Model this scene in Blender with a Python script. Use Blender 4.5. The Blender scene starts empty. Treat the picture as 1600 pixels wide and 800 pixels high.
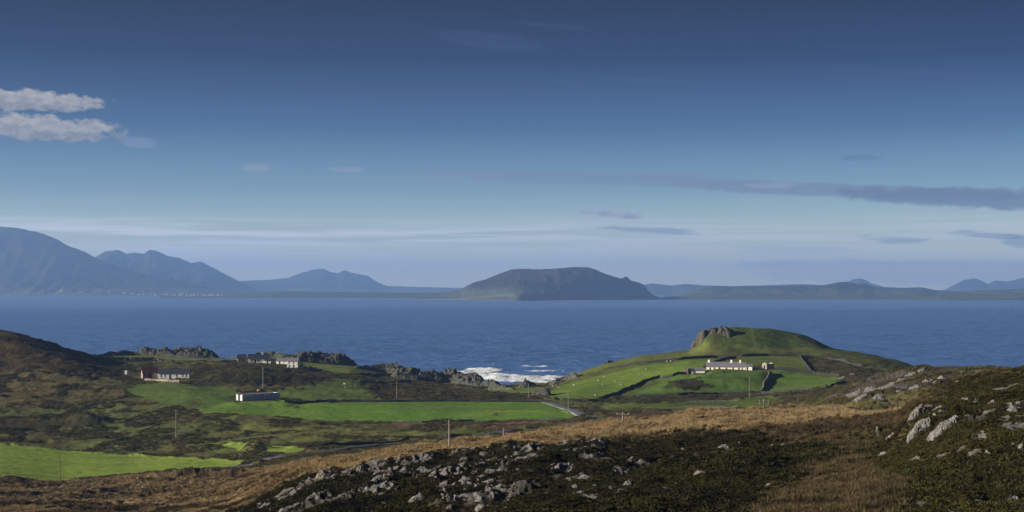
import bpy, bmesh, math, random
import numpy as np
from mathutils import Vector, Matrix

# ------------------------------------------------------------------ camera, sun, sky, exposure
S = bpy.context.scene
COL = S.collection
F, H, HOR = 2476.0, 65.0, 450.0          # focal length in photo pixels, eye height, level line
cam = bpy.data.cameras.new('camera')
cam.sensor_width = 36.0
cam.lens = 36.0 * F / 1600.0
cam.shift_y = (HOR - 400.0) / 1600.0
cam.clip_start, cam.clip_end = 0.5, 200000.0
camo = bpy.data.objects.new('camera', cam)
camo.location = (0, 0, H)
camo.rotation_euler = (math.pi / 2, 0, 0)
COL.objects.link(camo)
S.camera = camo

SUN_AZ, SUN_EL = math.radians(-104), math.radians(17)     # azimuth clockwise from +Y
sun_dir = Vector((math.sin(SUN_AZ) * math.cos(SUN_EL), math.cos(SUN_AZ) * math.cos(SUN_EL), math.sin(SUN_EL)))
sl = bpy.data.lights.new('sun', 'SUN')
sl.energy = 5.0
sl.angle = math.radians(0.5)
sl.color = (1.0, 0.89, 0.74)
suno = bpy.data.objects.new('sun', sl)
suno.rotation_euler = sun_dir.to_track_quat('Z', 'Y').to_euler()
suno.location = (-200, 0, 300)
COL.objects.link(suno)

S.view_settings.view_transform = 'Standard'
S.view_settings.look = 'None'
S.view_settings.exposure = 1.0
S.view_settings.gamma = 1.0
S.cycles.volume_bounces = 0
S.cycles.max_bounces = 5
S.cycles.diffuse_bounces = 2
S.cycles.glossy_bounces = 2
S.cycles.transparent_max_bounces = 6
S.cycles.use_denoising = True

SKY_STRENGTH = 0.064


class NT:
    """small helper to write node trees as expressions"""
    def __init__(self, tree):
        self.t = tree
        self.n = tree.nodes
        self.l = tree.links

    def node(self, typ, ins=None, **props):
        nd = self.n.new(typ)
        for k, v in props.items():
            setattr(nd, k, v)
        for k, v in (ins or {}).items():
            self.put(nd.inputs[k], v)
        return nd

    def put(self, sock, v):
        if hasattr(v, 'is_output'):
            self.l.new(v, sock)
        else:
            sock.default_value = v

    def m(self, op, a, b=None, c=None, clamp=False):
        nd = self.n.new('ShaderNodeMath')
        nd.operation = op
        nd.use_clamp = clamp
        self.put(nd.inputs[0], a)
        if b is not None:
            self.put(nd.inputs[1], b)
        if c is not None:
            self.put(nd.inputs[2], c)
        return nd.outputs[0]

    def smooth(self, v, lo, hi, a=0.0, b=1.0):
        nd = self.n.new('ShaderNodeMapRange')
        nd.interpolation_type = 'SMOOTHSTEP'
        self.put(nd.inputs[0], v)
        for i, q in enumerate((lo, hi, a, b)):
            nd.inputs[i + 1].default_value = q
        return nd.outputs[0]

    def mix(self, f, a, b, mode='MIX'):
        nd = self.n.new('ShaderNodeMix')
        nd.data_type = 'RGBA'
        nd.blend_type = mode
        self.put(nd.inputs[0], f)
        self.put(nd.inputs[6], a)
        self.put(nd.inputs[7], b)
        return nd.outputs[2]

    def noise(self, vec, scale, detail=4, rough=0.55, dist=0.0, **k):
        nd = self.node('ShaderNodeTexNoise', {'Vector': vec, 'Scale': scale, 'Detail': detail, 'Roughness': rough, 'Distortion': dist}, **k)
        return nd.outputs[0]

    def xyz(self, x, y, z):
        nd = self.node('ShaderNodeCombineXYZ', {0: x, 1: y, 2: z})
        return nd.outputs[0]

    def ramp(self, f, stops, interp='LINEAR'):
        nd = self.n.new('ShaderNodeValToRGB')
        nd.color_ramp.interpolation = interp
        e = nd.color_ramp.elements
        while len(e) < len(stops):
            e.new(0.5)
        for i, (p, c) in enumerate(stops):
            e[i].position = p
            e[i].color = c if len(c) == 4 else (*c, 1)
        self.put(nd.inputs[0], f)
        return nd.outputs[0]


def srgb(r, g, b):
    def f(c):
        c /= 255.0
        return c / 12.92 if c <= 0.04045 else ((c + 0.055) / 1.055) ** 2.4
    return (f(r), f(g), f(b))


world = bpy.data.worlds.new('World')
S.world = world
world.use_nodes = True
wt = NT(world.node_tree)
wt.n.clear()
sky = wt.node('ShaderNodeTexSky', sky_type='NISHITA', sun_disc=False)
sky.sun_elevation = SUN_EL
sky.sun_rotation = SUN_AZ
sky.altitude = 60
sky.air_density = 1.0
sky.dust_density = 0.6
sky.ozone_density = 2.5
gen = wt.node('ShaderNodeTexCoord').outputs['Generated']
sep = wt.node('ShaderNodeSeparateXYZ', {0: gen})
dx, dy, dz = sep.outputs
az = wt.m('MULTIPLY', wt.m('ARCTAN2', dx, dy), F)           # picture-pixel-sized angular units
el = wt.m('MULTIPLY', wt.m('ARCSINE', dz), F)
# sky thins to a deep blue overhead on this clear day
tint = wt.ramp(wt.m('DIVIDE', el, 1600.0, clamp=True), [
    (0.0, (3.1, 2.8, 2.1)), (0.02, (2.4, 2.25, 1.8)), (0.044, (1.30, 1.32, 1.34)), (0.094, (0.49, 0.64, 0.84)), (0.156, (0.145, 0.245, 0.45)),
    (0.219, (0.028, 0.068, 0.185)), (0.275, (0.003, 0.022, 0.09)), (1.0, (0.020, 0.045, 0.14))])
skyc = wt.mix(1.0, sky.outputs[0], tint, 'MULTIPLY')


def cxy(sx, sy, off=0.0):
    return wt.xyz(wt.m('DIVIDE', az, sx), wt.m('DIVIDE', el, sy), off)


bg_n = wt.noise(cxy(60, 16), 1.0, 7, 0.6, 0.3)
fine_n = wt.noise(cxy(26, 15, 3.0), 1.0, 6, 0.62, 0.2)
edge_n = wt.m('SUBTRACT', wt.m('ADD', wt.m('MULTIPLY', bg_n, 0.9), wt.m('MULTIPLY', fine_n, 0.9)), 0.9)


tear_n = wt.m('MULTIPLY', wt.m('SUBTRACT', wt.noise(cxy(70, 5, 31.0), 1.0, 7, 0.68, 0.5), 0.5), 2.4)


def blob(px, py, rx, ry, slope=0.0, rag=1.5, lo=0.0, hi=0.45, rag_n=None):
    ca, ce = math.atan((px - 800) / F) * F, math.atan((HOR - py) / F) * F
    u = wt.m('DIVIDE', wt.m('SUBTRACT', az, ca), rx)
    v0 = wt.m('SUBTRACT', wt.m('SUBTRACT', el, ce), wt.m('MULTIPLY', wt.m('SUBTRACT', az, ca), -slope))
    v = wt.m('DIVIDE', v0, ry)
    r2 = wt.m('ADD', wt.m('POWER', wt.m('ABSOLUTE', u), 2.6), wt.m('MULTIPLY', v, v))
    f = wt.m('SUBTRACT', 1.0, r2)
    f = wt.m('ADD', f, wt.m('MULTIPLY', rag_n or edge_n, rag))
    return wt.smooth(f, lo, hi), v


def over(base, mask, colr, opac):
    return wt.mix(wt.m('MULTIPLY', mask, opac, clamp=True), base, (*colr, 1))


CS = 1.0 / SKY_STRENGTH
def cc(r, g, b, k=0.5):
    q = srgb(r, g, b)
    return tuple(x * CS * k for x in q)


# wispy horizontal veils low over the horizon, thicker towards the sun
veil_n = wt.noise(cxy(260, 9, 7.0), 1.0, 6, 0.6, 0.25)
veil2 = wt.noise(cxy(420, 22, 11.0), 1.0, 4, 0.5, 0.4)
vm = wt.m('MULTIPLY', wt.smooth(veil_n, 0.40, 0.60), wt.smooth(veil2, 0.28, 0.55))
band = wt.m('MULTIPLY', wt.smooth(el, 6, 45), wt.smooth(el, 80, 120, 1.0, 0.0))
side = wt.smooth(az, -900, 900, 1.0, 0.5)
vm = wt.m('MULTIPLY', wt.m('MULTIPLY', vm, band), side)
skyc = over(skyc, vm, cc(238, 240, 242), 1.0)
thin_n = wt.noise(wt.xyz(wt.m('DIVIDE', az, 420.0), wt.m('DIVIDE', wt.m('ADD', el, wt.m('MULTIPLY', az, 0.09)), 14.0), 21.0), 1.0, 5, 0.6, 0.5)
thin_m = wt.m('MULTIPLY', wt.smooth(thin_n, 0.56, 0.78), wt.m('MULTIPLY', wt.smooth(el, 120, 220), wt.smooth(el, 380, 460, 1.0, 0.0)))
skyc = over(skyc, thin_m, cc(110, 135, 175), 0.10)
# long grey streak of cloud
for (px, py, rx, ry, sl_, op, c) in [
        (1330, 302, 300, 11, 0.05, 0.72, (116, 128, 152)), (1590, 318, 280, 17, 0.05, 0.8, (98, 112, 140)),
        (960, 281, 300, 10, 0.035, 0.6, (118, 132, 160)), (1050, 276, 70, 6, 0.02, 0.5, (120, 130, 158)),
        (720, 271, 120, 5, 0.02, 0.55, (124, 138, 166)), (540, 266, 34, 4, 0.0, 0.6, (140, 154, 178)),
        (402, 264, 32, 5, 0.0, 0.6, (150, 156, 172)), (1020, 360, 95, 5, 0.06, 0.6, (112, 128, 158)),
        (1400, 376, 62, 5, 0.06, 0.55, (100, 122, 155)), (1560, 372, 80, 5, 0.09, 0.6, (98, 116, 150)),
        (1590, 382, 26, 8, 0.12, 0.55, (98, 116, 150)), (1345, 252, 40, 4, 0.02, 0.35, (70, 95, 135)),
        (1480, 428, 330, 22, 0.02, 0.35, (120, 142, 180)), (215, 228, 36, 7, 0.04, 0.45, (140, 154, 178)),
        (760, 64, 90, 14, 0.12, 0.07, (100, 122, 165)), (1240, 392, 120, 6, 0.02, 0.35, (170, 184, 205)),
        (1210, 292, 55, 4, 0.03, 0.7, (150, 160, 182))]:
    mk, v = blob(px, py, rx, ry * (1.0 if ry > 9 else 1.5), sl_, 1.7 if ry > 9 else 1.5, -0.15 if ry > 9 else 0.15, 0.5 if ry > 9 else 1.0, None if ry > 9 else tear_n)
    skyc = over(skyc, mk, cc(*c), op)
# three sunlit cumulus scraps: bright towards the top, grey below
lump = wt.noise(cxy(17, 9, 5.0), 1.0, 6, 0.6, 0.15)
puff = wt.m('SUBTRACT', wt.noise(cxy(34, 20, 9.0), 1.0, 8, 0.62, 0.1), 0.5)
for (px, py, rx, ry, sl_, op) in [(40, 169, 124, 17, 0.03, 0.97), (60, 210, 125, 22, 0.03, 0.92), (958, 332, 56, 9, 0.07, 0.85)]:
    mk, v = blob(px, py, rx, ry, sl_, 3.0 if rx > 60 else 1.4, 0.0, 0.6, puff if rx > 60 else tear_n)
    lit = wt.m('ADD', wt.m('MULTIPLY', wt.smooth(v, -0.9, 0.7), 0.55), wt.m('MULTIPLY', wt.smooth(lump, 0.35, 0.68), 0.55), clamp=True)
    if rx > 60:
        colr = wt.mix(lit, (*cc(118, 124, 138), 1), (*cc(184, 180, 178), 1))
    else:
        colr = wt.mix(lit, (*cc(130, 142, 168), 1), (*cc(190, 194, 205), 1))
    skyc = wt.mix(wt.m('MULTIPLY', mk, op, clamp=True), skyc, colr)
bg = wt.node('ShaderNodeBackground', {'Color': skyc, 'Strength': SKY_STRENGTH})
wo = wt.node('ShaderNodeOutputWorld')
wt.l.new(bg.outputs[0], wo.inputs[0])

# ------------------------------------------------------------------ helpers
rnd = random.Random(7)
rng = np.random.default_rng(7)


def hsh(ix, iy, seed):
    n = (ix.astype(np.int64) * 374761393 + iy.astype(np.int64) * 668265263 + seed * 974634777) & 0xffffffff
    n = ((n ^ (n >> 13)) * 1274126177) & 0xffffffff
    n = ((n ^ (n >> 16)) * 2246822519) & 0xffffffff
    return ((n ^ (n >> 15)) & 0xffffff) / float(0xffffff)


def vnoise(x, y, seed=0):
    ix, iy = np.floor(x), np.floor(y)
    fx, fy = x - ix, y - iy
    fx, fy = fx * fx * fx * (fx * (fx * 6 - 15) + 10), fy * fy * fy * (fy * (fy * 6 - 15) + 10)
    a, b = hsh(ix, iy, seed), hsh(ix + 1, iy, seed)
    c, d = hsh(ix, iy + 1, seed), hsh(ix + 1, iy + 1, seed)
    return (a + (b - a) * fx) * (1 - fy) + (c + (d - c) * fx) * fy


def fbm(x, y, seed=0, octs=4, gain=0.5):
    s = np.zeros(np.broadcast(x, y).shape)
    a, t = 1.0, 0.0
    for o in range(octs):
        s += a * (vnoise(x, y, seed + o * 17) - 0.5)
        t += a
        a *= gain
        x, y = x * 2.03 + 11.3, y * 2.03 + 5.7
    return s / t * 2.0            # about -1..1


def ridged(x, y, seed=0, octs=4):
    s = np.zeros(np.broadcast(x, y).shape)
    a, t = 1.0, 0.0
    for o in range(octs):
        s += a * (1 - np.abs(2 * vnoise(x, y, seed + o * 31) - 1))
        t += a
        a *= 0.5
        x, y = x * 2.1 + 3.1, y * 2.1 + 8.2
    return s / t


def sstep(v, lo, hi):
    t = np.clip((v - lo) / (hi - lo), 0, 1)
    return t * t * (3 - 2 * t)


def mesh_np(name, verts, faces, smooth=False, k=None):
    """verts (n,3), faces (m,3) or (m,4) numpy"""
    me = bpy.data.meshes.new(name)
    nv, nf = len(verts), len(faces)
    kk = faces.shape[1]
    me.vertices.add(nv)
    me.vertices.foreach_set('co', np.ascontiguousarray(verts, dtype=np.float32).ravel())
    me.loops.add(nf * kk)
    me.loops.foreach_set('vertex_index', np.ascontiguousarray(faces, dtype=np.int32).ravel())
    me.polygons.add(nf)
    me.polygons.foreach_set('loop_start', np.arange(0, nf * kk, kk, dtype=np.int32))
    me.polygons.foreach_set('use_smooth', np.full(nf, smooth, dtype=bool))
    me.update(calc_edges=True)
    me.validate()
    return me


def grid_faces(nr, nc):
    i = np.arange((nr - 1) * (nc - 1))
    r, c = i // (nc - 1), i % (nc - 1)
    a = r * nc + c
    return np.stack([a, a + 1, a + nc + 1, a + nc], 1)


def add_attr(me, name, arr):
    if arr.ndim == 1:
        at = me.attributes.new(name, 'FLOAT', 'POINT')
        at.data.foreach_set('value', arr.astype(np.float32))
    else:
        at = me.attributes.new(name, 'FLOAT_COLOR', 'POINT')
        q = np.ones((len(arr), 4), np.float32)
        q[:, :3] = arr
        at.data.foreach_set('color', q.ravel())


def link(name, me, mat=None, parent=None, kind=None, label=None, cat=None, group=None):
    o = bpy.data.objects.new(name, me)
    COL.objects.link(o)
    if mat is not None and me is not None and not me.materials:
        me.materials.append(mat)
    if parent is not None:
        o.parent = parent
    if kind:
        o['kind'] = kind
    if label:
        o['label'] = label
    if cat:
        o['category'] = cat
    if group:
        o['group'] = group
    return o


def material(name):
    m = bpy.data.materials.new(name)
    m.use_nodes = True
    t = NT(m.node_tree)
    t.n.clear()
    out = t.node('ShaderNodeOutputMaterial')
    b = t.node('ShaderNodeBsdfPrincipled')
    t.l.new(b.outputs[0], out.inputs[0])
    t.b, t.out = b, out
    return m, t


def simple_mat(name, c, c2=None, scale=2.0, rough=0.85, bump=0.0, streak=(1, 1, 1), lo=0.35, hi=0.65, spec=0.2):
    m, t = material(name)
    pos = t.node('ShaderNodeTexCoord').outputs['Object']
    mp = t.node('ShaderNodeMapping', {'Vector': pos, 'Scale': streak}).outputs[0]
    n = t.noise(mp, scale, 6, 0.6)
    c2 = c2 or tuple(x * 0.6 for x in c)
    colr = t.mix(t.smooth(n, lo, hi), (*c, 1), (*c2, 1))
    t.put(t.b.inputs['Base Color'], colr)
    t.b.inputs['Roughness'].default_value = rough
    t.b.inputs['Specular IOR Level'].default_value = spec
    if bump:
        bp = t.node('ShaderNodeBump', {'Height': n, 'Distance': bump, 'Strength': 0.8})
        t.l.new(bp.outputs[0], t.b.inputs['Normal'])
    return m


# ------------------------------------------------------------------ the land, as one height field
# feature lines across the land, from near to far: (picture x, picture y, distance)
LINES = [
    [(-400, 1090, 12), (800, 1090, 12), (2000, 1060, 12)],
    [(-400, 880, 150), (0, 880, 150), (200, 880, 140), (350, 880, 120), (500, 880, 95), (800, 880, 72), (1100, 880, 65), (1400, 880, 60), (1600, 870, 58), (2000, 850, 55)],
    [(-400, 805, 300), (0, 805, 290), (200, 805, 260), (350, 805, 195), (500, 805, 145), (800, 805, 112), (1100, 805, 102), (1400, 805, 98), (1600, 802, 92), (2000, 790, 88)],
    [(-400, 790, 340), (0, 788, 335), (200, 793, 305), (350, 795, 220), (430, 766, 205), (480, 745, 200), (600, 724, 200), (830, 695, 205), (1000, 690, 210), (1130, 672, 212), (1250, 700, 170), (1380, 700, 150), (1430, 665, 150), (1500, 650, 140), (1600, 640, 135), (2000, 600, 130)],
    [(-400, 750, 420), (0, 753, 440), (100, 753, 455), (200, 744, 445), (370, 739, 430), (430, 733, 400), (500, 724, 340), (600, 712, 300), (700, 699, 285), (800, 686, 280), (940, 664, 290), (1130, 645, 300), (1300, 640, 310), (1350, 648, 280), (1400, 652, 220), (1430, 632, 190), (1460, 616, 190), (1530, 592, 190), (1600, 581, 190), (1800, 555, 190), (2000, 545, 190)],
    [(-400, 745, 450), (0, 748, 458), (100, 750, 472), (200, 745, 475), (370, 734, 480), (430, 721, 470), (500, 716, 455), (600, 709, 480), (700, 698, 500), (800, 688, 520), (940, 668, 560), (1130, 655, 560), (1250, 648, 450), (1300, 640, 420), (1360, 625, 400), (1430, 625, 370), (1530, 622, 330), (1600, 622, 320), (2000, 640, 320)],
    [(-400, 690, 590), (0, 694, 590), (100, 700, 590), (200, 710, 570), (350, 716, 540), (430, 709, 520), (500, 705, 515), (600, 690, 560), (700, 672, 590), (800, 660, 610), (930, 651, 620), (1130, 643, 640), (1200, 638, 620), (1290, 620, 500), (1340, 606, 490), (1390, 593, 480), (1440, 579, 480), (1500, 578, 480), (1600, 579, 470), (2000, 575, 460)],
    [(-400, 650, 660), (0, 652, 660), (100, 664, 650), (270, 652, 650), (440, 657, 640), (600, 658, 640), (720, 657, 640), (880, 655, 640), (1000, 642, 670), (1130, 632, 690), (1220, 622, 690), (1300, 609, 670), (1380, 602, 640), (1440, 600, 620), (1600, 625, 680), (2000, 660, 700)],
    [(-400, 600, 740), (0, 605, 740), (215, 607, 740), (293, 607, 730), (370, 627, 690), (430, 628, 700), (600, 627, 710), (860, 627, 720), (940, 625, 730), (1040, 617, 735), (1200, 613, 740), (1310, 598, 740), (1380, 596, 720), (1440, 600, 700), (1600, 645, 720), (2000, 690, 740)],
    [(-400, 560, 790), (0, 560, 800), (60, 556, 800), (100, 561, 800), (150, 574, 800), (215, 587, 800), (293, 590, 800), (370, 577, 830), (400, 571, 850), (475, 578, 860), (550, 587, 850), (600, 597, 850), (700, 607, 850), (750, 609, 850), (850, 612, 800), (900, 604, 800), (1000, 592, 800), (1100, 580, 780), (1180, 579, 780), (1310, 578, 800), (1380, 586, 800), (1440, 588, 790), (1500, 610, 780), (1600, 650, 780), (2000, 700, 790)],
    [(-400, 520, 830), (0, 522, 835), (30, 526, 835), (60, 534, 840), (100, 549, 850), (130, 558, 860), (150, 563, 870), (215, 567, 890), (293, 568, 890), (370, 566, 890), (430, 566, 900), (475, 572, 900), (550, 578, 900), (600, 588, 910), (700, 600, 920), (750, 604, 910), (850, 606, 880), (900, 592, 870), (1000, 566, 880), (1090, 557, 880), (1150, 550, 890), (1200, 550, 890), (1250, 551, 890), (1300, 553, 880), (1380, 566, 860), (1430, 580, 850), (1480, 610, 830), (1600, 655, 810), (2000, 700, 810)],
    [(-400, 515, 850), (0, 517, 860), (30, 521, 860), (60, 530, 865), (100, 545, 880), (130, 553, 900), (150, 557, 930), (200, 555, 980), (330, 560, 990), (380, 562, 950), (430, 561, 960), (550, 571, 970), (600, 580, 975), (700, 592, 985), (750, 602, 990), (800, 605, 990), (850, 602, 950), (880, 592, 920), (900, 583, 915), (950, 568, 925), (1000, 556, 940), (1080, 547, 960), (1095, 532, 935), (1108, 513, 930), (1150, 511, 930), (1205, 514, 930), (1250, 522, 930), (1278, 534, 930), (1296, 543, 930), (1350, 552, 920), (1400, 563, 910), (1440, 577, 890), (1480, 612, 860), (1600, 660, 830), (2000, 705, 830)],
]
SHORE = [(-400, 960), (0, 985), (150, 1050), (330, 1085), (430, 1060), (600, 1065), (700, 1060), (750, 1055), (800, 1045), (850, 1010), (900, 985), (1000, 1020), (1150, 1015), (1300, 1010), (1440, 985), (1600, 900), (2000, 900)]
ROWS = [16, 40, 150, 110, 40, 60, 70, 60, 62, 46, 50, 30, 4]
PX0, PX1, NC = -300.0, 1900.0, 1040
cpx = np.linspace(PX0, PX1, NC)
DK, ZK = [], []
for L in LINES:
    a = np.array(L, float)
    py = np.interp(cpx, a[:, 0], a[:, 1])
    d = np.interp(cpx, a[:, 0], a[:, 2])
    DK.append(d)
    ZK.append(H - d * (py - HOR) / F)
sh = np.array(SHORE, float)
dsh = np.interp(cpx, sh[:, 0], sh[:, 1])
DK.append(dsh); ZK.append(np.full(NC, -4.0))
DK.append(dsh + 150); ZK.append(np.full(NC, -12.0))
DK, ZK = np.array(DK), np.array(ZK)
# smooth lines a little sideways
ker = np.hanning(13); ker /= ker.sum()
def smooth_rows(A, n=6):
    P = np.pad(A, ((0, 0), (n, n)), mode='edge')
    return np.array([np.convolve(r, ker, 'valid') for r in P])
DK, ZK = smooth_rows(DK), smooth_rows(ZK)
for i in range(1, len(DK)):
    DK[i] = np.maximum(DK[i], DK[i - 1] + 4.0)
# rows of distances
drows, seg = [], []
for i, n in enumerate(ROWS):
    t = (np.arange(n) / n)[:, None]
    if i == 0:
        drows.append(DK[0] * (DK[1] / DK[0]) ** t)
    else:
        drows.append(DK[i] + (DK[i + 1] - DK[i]) * t)
drows.append(DK[-1][None])
D = np.vstack(drows)
NR = D.shape[0]
# monotone cubic along each column
h = np.diff(DK, axis=0)
dl = np.diff(ZK, axis=0) / h
m = np.zeros_like(ZK)
w1, w2 = 2 * h[1:] + h[:-1], h[1:] + 2 * h[:-1]
same = dl[1:] * dl[:-1] > 0
with np.errstate(divide='ignore', invalid='ignore'):
    hm = (w1 + w2) / (w1 / dl[:-1] + w2 / dl[1:])
m[1:-1] = np.where(same, hm, 0)
m[0], m[-1] = dl[0], dl[-1]
Z = np.zeros_like(D)
r0 = 0
for i, n in enumerate(ROWS):
    sl_ = slice(r0, r0 + n + (1 if i == len(ROWS) - 1 else 0))
    t = (D[sl_] - DK[i]) / h[i]
    h00, h10, h01, h11 = 2*t**3-3*t**2+1, t**3-2*t**2+t, -2*t**3+3*t**2, t**3-t**2
    Z[sl_] = h00*ZK[i] + h10*h[i]*m[i] + h01*ZK[i+1] + h11*h[i]*m[i+1]
    r0 += n
PXG = np.broadcast_to(cpx, D.shape)
X = (PXG - 800) / F * D


def gz(px, d, Zs):
    """height at picture column px and distance d"""
    c = np.clip((px - PX0) / (PX1 - PX0) * (NC - 1), 0, NC - 1.001)
    c0 = int(c); f = c - c0
    return (1 - f) * np.interp(d, D[:, c0], Zs[:, c0]) + f * np.interp(d, D[:, c0 + 1], Zs[:, c0 + 1])


def hit(px, py, Zs=None):
    """first point of the land seen along a line of sight; returns plan x, y, z"""
    Zs = Z if Zs is None else Zs
    c = int(round(np.clip((px - PX0) / (PX1 - PX0) * (NC - 1), 0, NC - 1)))
    pr = HOR + (H - Zs[:, c]) / D[:, c] * F
    k = np.nonzero(pr[60:] <= py)[0]
    if len(k) == 0:
        r = int(np.argmin(np.abs(pr - py)))
        d = D[r, c]
    else:
        r = k[0] + 60
        a, b = pr[r - 1], pr[r]
        f = 0 if a == b else np.clip((a - py) / (a - b), 0, 1)
        d = D[r - 1, c] + f * (D[r, c] - D[r - 1, c])
    return ((px - 800) / F * d, d, gz(px, d, Zs))


def ground(x, y):
    return gz(800 + F * x / y, y, Z)


def ground_v(x, y):
    x, y = np.asarray(x, float), np.asarray(y, float)
    c = np.clip((800 + F * x / y - PX0) / (PX1 - PX0) * (NC - 1), 0, NC - 1.001)
    out = np.zeros(x.shape)
    c0 = c.astype(int)
    for k in np.unique(c0):
        m_ = c0 == k
        f = c[m_] - k
        out[m_] = (1 - f) * np.interp(y[m_], D[:, k], Z[:, k]) + f * np.interp(y[m_], D[:, k + 1], Z[:, k + 1])
    return out


def cells(x, y, seed):
    """random value and edge distance of the nearest scattered cell centre"""
    ix, iy = np.floor(x), np.floor(y)
    b1 = np.full(x.shape, 9.0); b2 = np.full(x.shape, 9.0); val = np.zeros(x.shape)
    for i in (-1, 0, 1):
        for j in (-1, 0, 1):
            cx_, cy_ = ix + i, iy + j
            px_, py_ = cx_ + 0.1 + 0.8 * hsh(cx_, cy_, seed), cy_ + 0.1 + 0.8 * hsh(cx_, cy_, seed + 7)
            d_ = np.hypot(x - px_, y - py_)
            v_ = hsh(cx_, cy_, seed + 13) + 0.9 * (hsh(cx_, cy_, seed + 17) - .5) * (x - px_) + 0.9 * (hsh(cx_, cy_, seed + 19) - .5) * (y - py_)
            nw = d_ < b1
            b2 = np.where(nw, b1, np.minimum(b2, d_))
            val = np.where(nw, v_, val)
            b1 = np.where(nw, d_, b1)
    return val, b2 - b1


# local mounds and banks: (px, py of foot, half width m, half depth m, height m)
MOUNDS = [(122, 672, 9, 9, 4.2), (60, 668, 16, 10, 3.0), (395, 711, 5.5, 4, 3.4), (300, 746, 18, 4.5, 1.6), (15, 755, 9, 4.5, 1.4),
          (340, 668, 9, 7, 1.6), (420, 664, 10, 7, 1.4), (250, 690, 12, 8, 1.8), (540, 697, 10, 5, 1.8), (610, 694, 9, 5, 1.6), (640, 704, 14, 4, 1.5),
          (740, 672, 9, 5, 1.7), (690, 690, 16, 3, 1.3), (800, 680, 16, 3, 1.3), (60, 725, 0.1, 0.1, 0), (180, 700, 18, 6, 1.6), (60, 690, 12, 5, 1.4),
          (430, 600, 18, 14, 3.5), (340, 600, 16, 14, 3.0), (520, 600, 16, 12, 2.2), (640, 618, 16, 8, 2.4), (720, 622, 14, 8, 2.0), (820, 600, 6, 6, 2.0),
          (1090, 608, 16, 9, 2.2), (1050, 612, 12, 6, 1.6), (1160, 606, 14, 7, 1.6), (1220, 632, 8, 4, 1.4), (60, 640, 20, 10, 2.2), (160, 640, 16, 8, 1.8),
          (60, 600, 20, 12, 2.0), (1180, 545, 18, 12, 1.5), (1240, 548, 14, 10, -1.5), (1350, 585, 20, 10, 2.5), (1400, 588, 14, 10, 2.0), (880, 640, 0.1, 0.1, 0),
          (1442, 672, 2.4, 2.4, 1.6), (1476, 670, 2.6, 2.4, 1.5), (1350, 690, 8, 4, 1.0), (700, 660, 10, 4, 1.0), (980, 640, 14, 6, 1.2), (470, 620, 14, 7, 1.2)]
for (px, py, hw, hd, hh) in MOUNDS:
    x0, y0, _ = hit(px, py)
    y0 += hd
    q = ((X - x0) / hw) ** 2 + ((D - y0) / hd) ** 2
    Z = Z + hh * np.exp(-q * 1.1)

# ---- which cover grows where: polygons given by points on the ground
def poly_mask(pts, jit=0.0, seed=3, scale=0.12):
    P = np.array([hit(*p)[:2] for p in pts])
    xx, yy = X, D
    if jit:
        xx = X + jit * fbm(X * scale, D * scale, seed, 3)
        yy = D + 1.6 * jit * fbm(X * scale, D * scale, seed + 50, 3)
    ins = np.zeros(X.shape, bool)
    n = len(P)
    for i in range(n):
        x1, y1 = P[i]
        x2, y2 = P[(i + 1) % n]
        if y1 == y2:
            continue
        cnd = ((y1 > yy) != (y2 > yy)) & (xx < (x2 - x1) * (yy - y1) / (y2 - y1) + x1)
        ins ^= cnd
    return ins


def edge_soft(mk, n=1):
    a = mk.astype(np.float32)
    for _ in range(n):
        b = a.copy()
        b[1:-1, 1:-1] = (a[1:-1, 1:-1] * 2 + a[:-2, 1:-1] + a[2:, 1:-1] + a[1:-1, :-2] + a[1:-1, 2:]) / 6
        a = b
    return a


n1 = fbm(X * 0.022, D * 0.018, 5, 4)            # large patches
n2 = fbm(X * 0.11, D * 0.07, 9, 4)              # metres
n3 = fbm(X * 0.6, D * 0.4, 13, 3)               # tufts
n4 = fbm(X * 0.03, D * 0.10, 23, 4)             # stretched bands
C_ROUGH = np.array([0.092, 0.082, 0.033]); C_OLIVE = np.array([0.085, 0.118, 0.032]); C_TAN = np.array([0.215, 0.158, 0.086])
C_RUST = np.array([0.098, 0.062, 0.036]); C_HEATH = np.array([0.017, 0.014, 0.009]); C_MOSS = np.array([0.040, 0.036, 0.013])
C_PAST = np.array([0.095, 0.195, 0.024]); C_PALE = np.array([0.190, 0.275, 0.040]); C_ROCK = np.array([0.22, 0.21, 0.20]); C_PEAT = np.array([0.024, 0.017, 0.013])
COLR = np.zeros(X.shape + (3,)) + C_ROUGH
ROUGH = np.ones(X.shape)                        # strength of relief
COVER = np.zeros(X.shape, np.int8)              # 0 rough, 1 pasture, 2 heather, 3 dry grass, 4 moss hill, 5 smooth hill, 6 peat


def paint(mk, c, rough=None, cover=None, soft=1, amt=1.0):
    global COLR
    a = edge_soft(mk, soft) * amt
    COLR = COLR * (1 - a[..., None]) + np.asarray(c) * a[..., None]
    if rough is not None:
        ROUGH[:] = ROUGH * (1 - a) + rough * a
    if cover is not None:
        COVER[mk] = cover


def blend(v, lo, hi, c, amt=1.0, where=None):
    global COLR
    a = sstep(v, lo, hi) * amt
    if where is not None:
        a = a * where
    COLR = COLR * (1 - a[..., None]) + np.asarray(c) * a[..., None]


blend(n4, -0.05, 0.5, C_RUST * 1.1, 0.6)
blend(n2, 0.1, 0.6, C_HEATH * 1.6, 0.55)
blend(n1 + 0.4 * n2, -0.15, 0.4, C_OLIVE, 0.8)
blend(n4 - 0.5 * n1, 0.15, 0.5, C_TAN * 0.55, 0.5)
far_zone = D > 640
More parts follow.
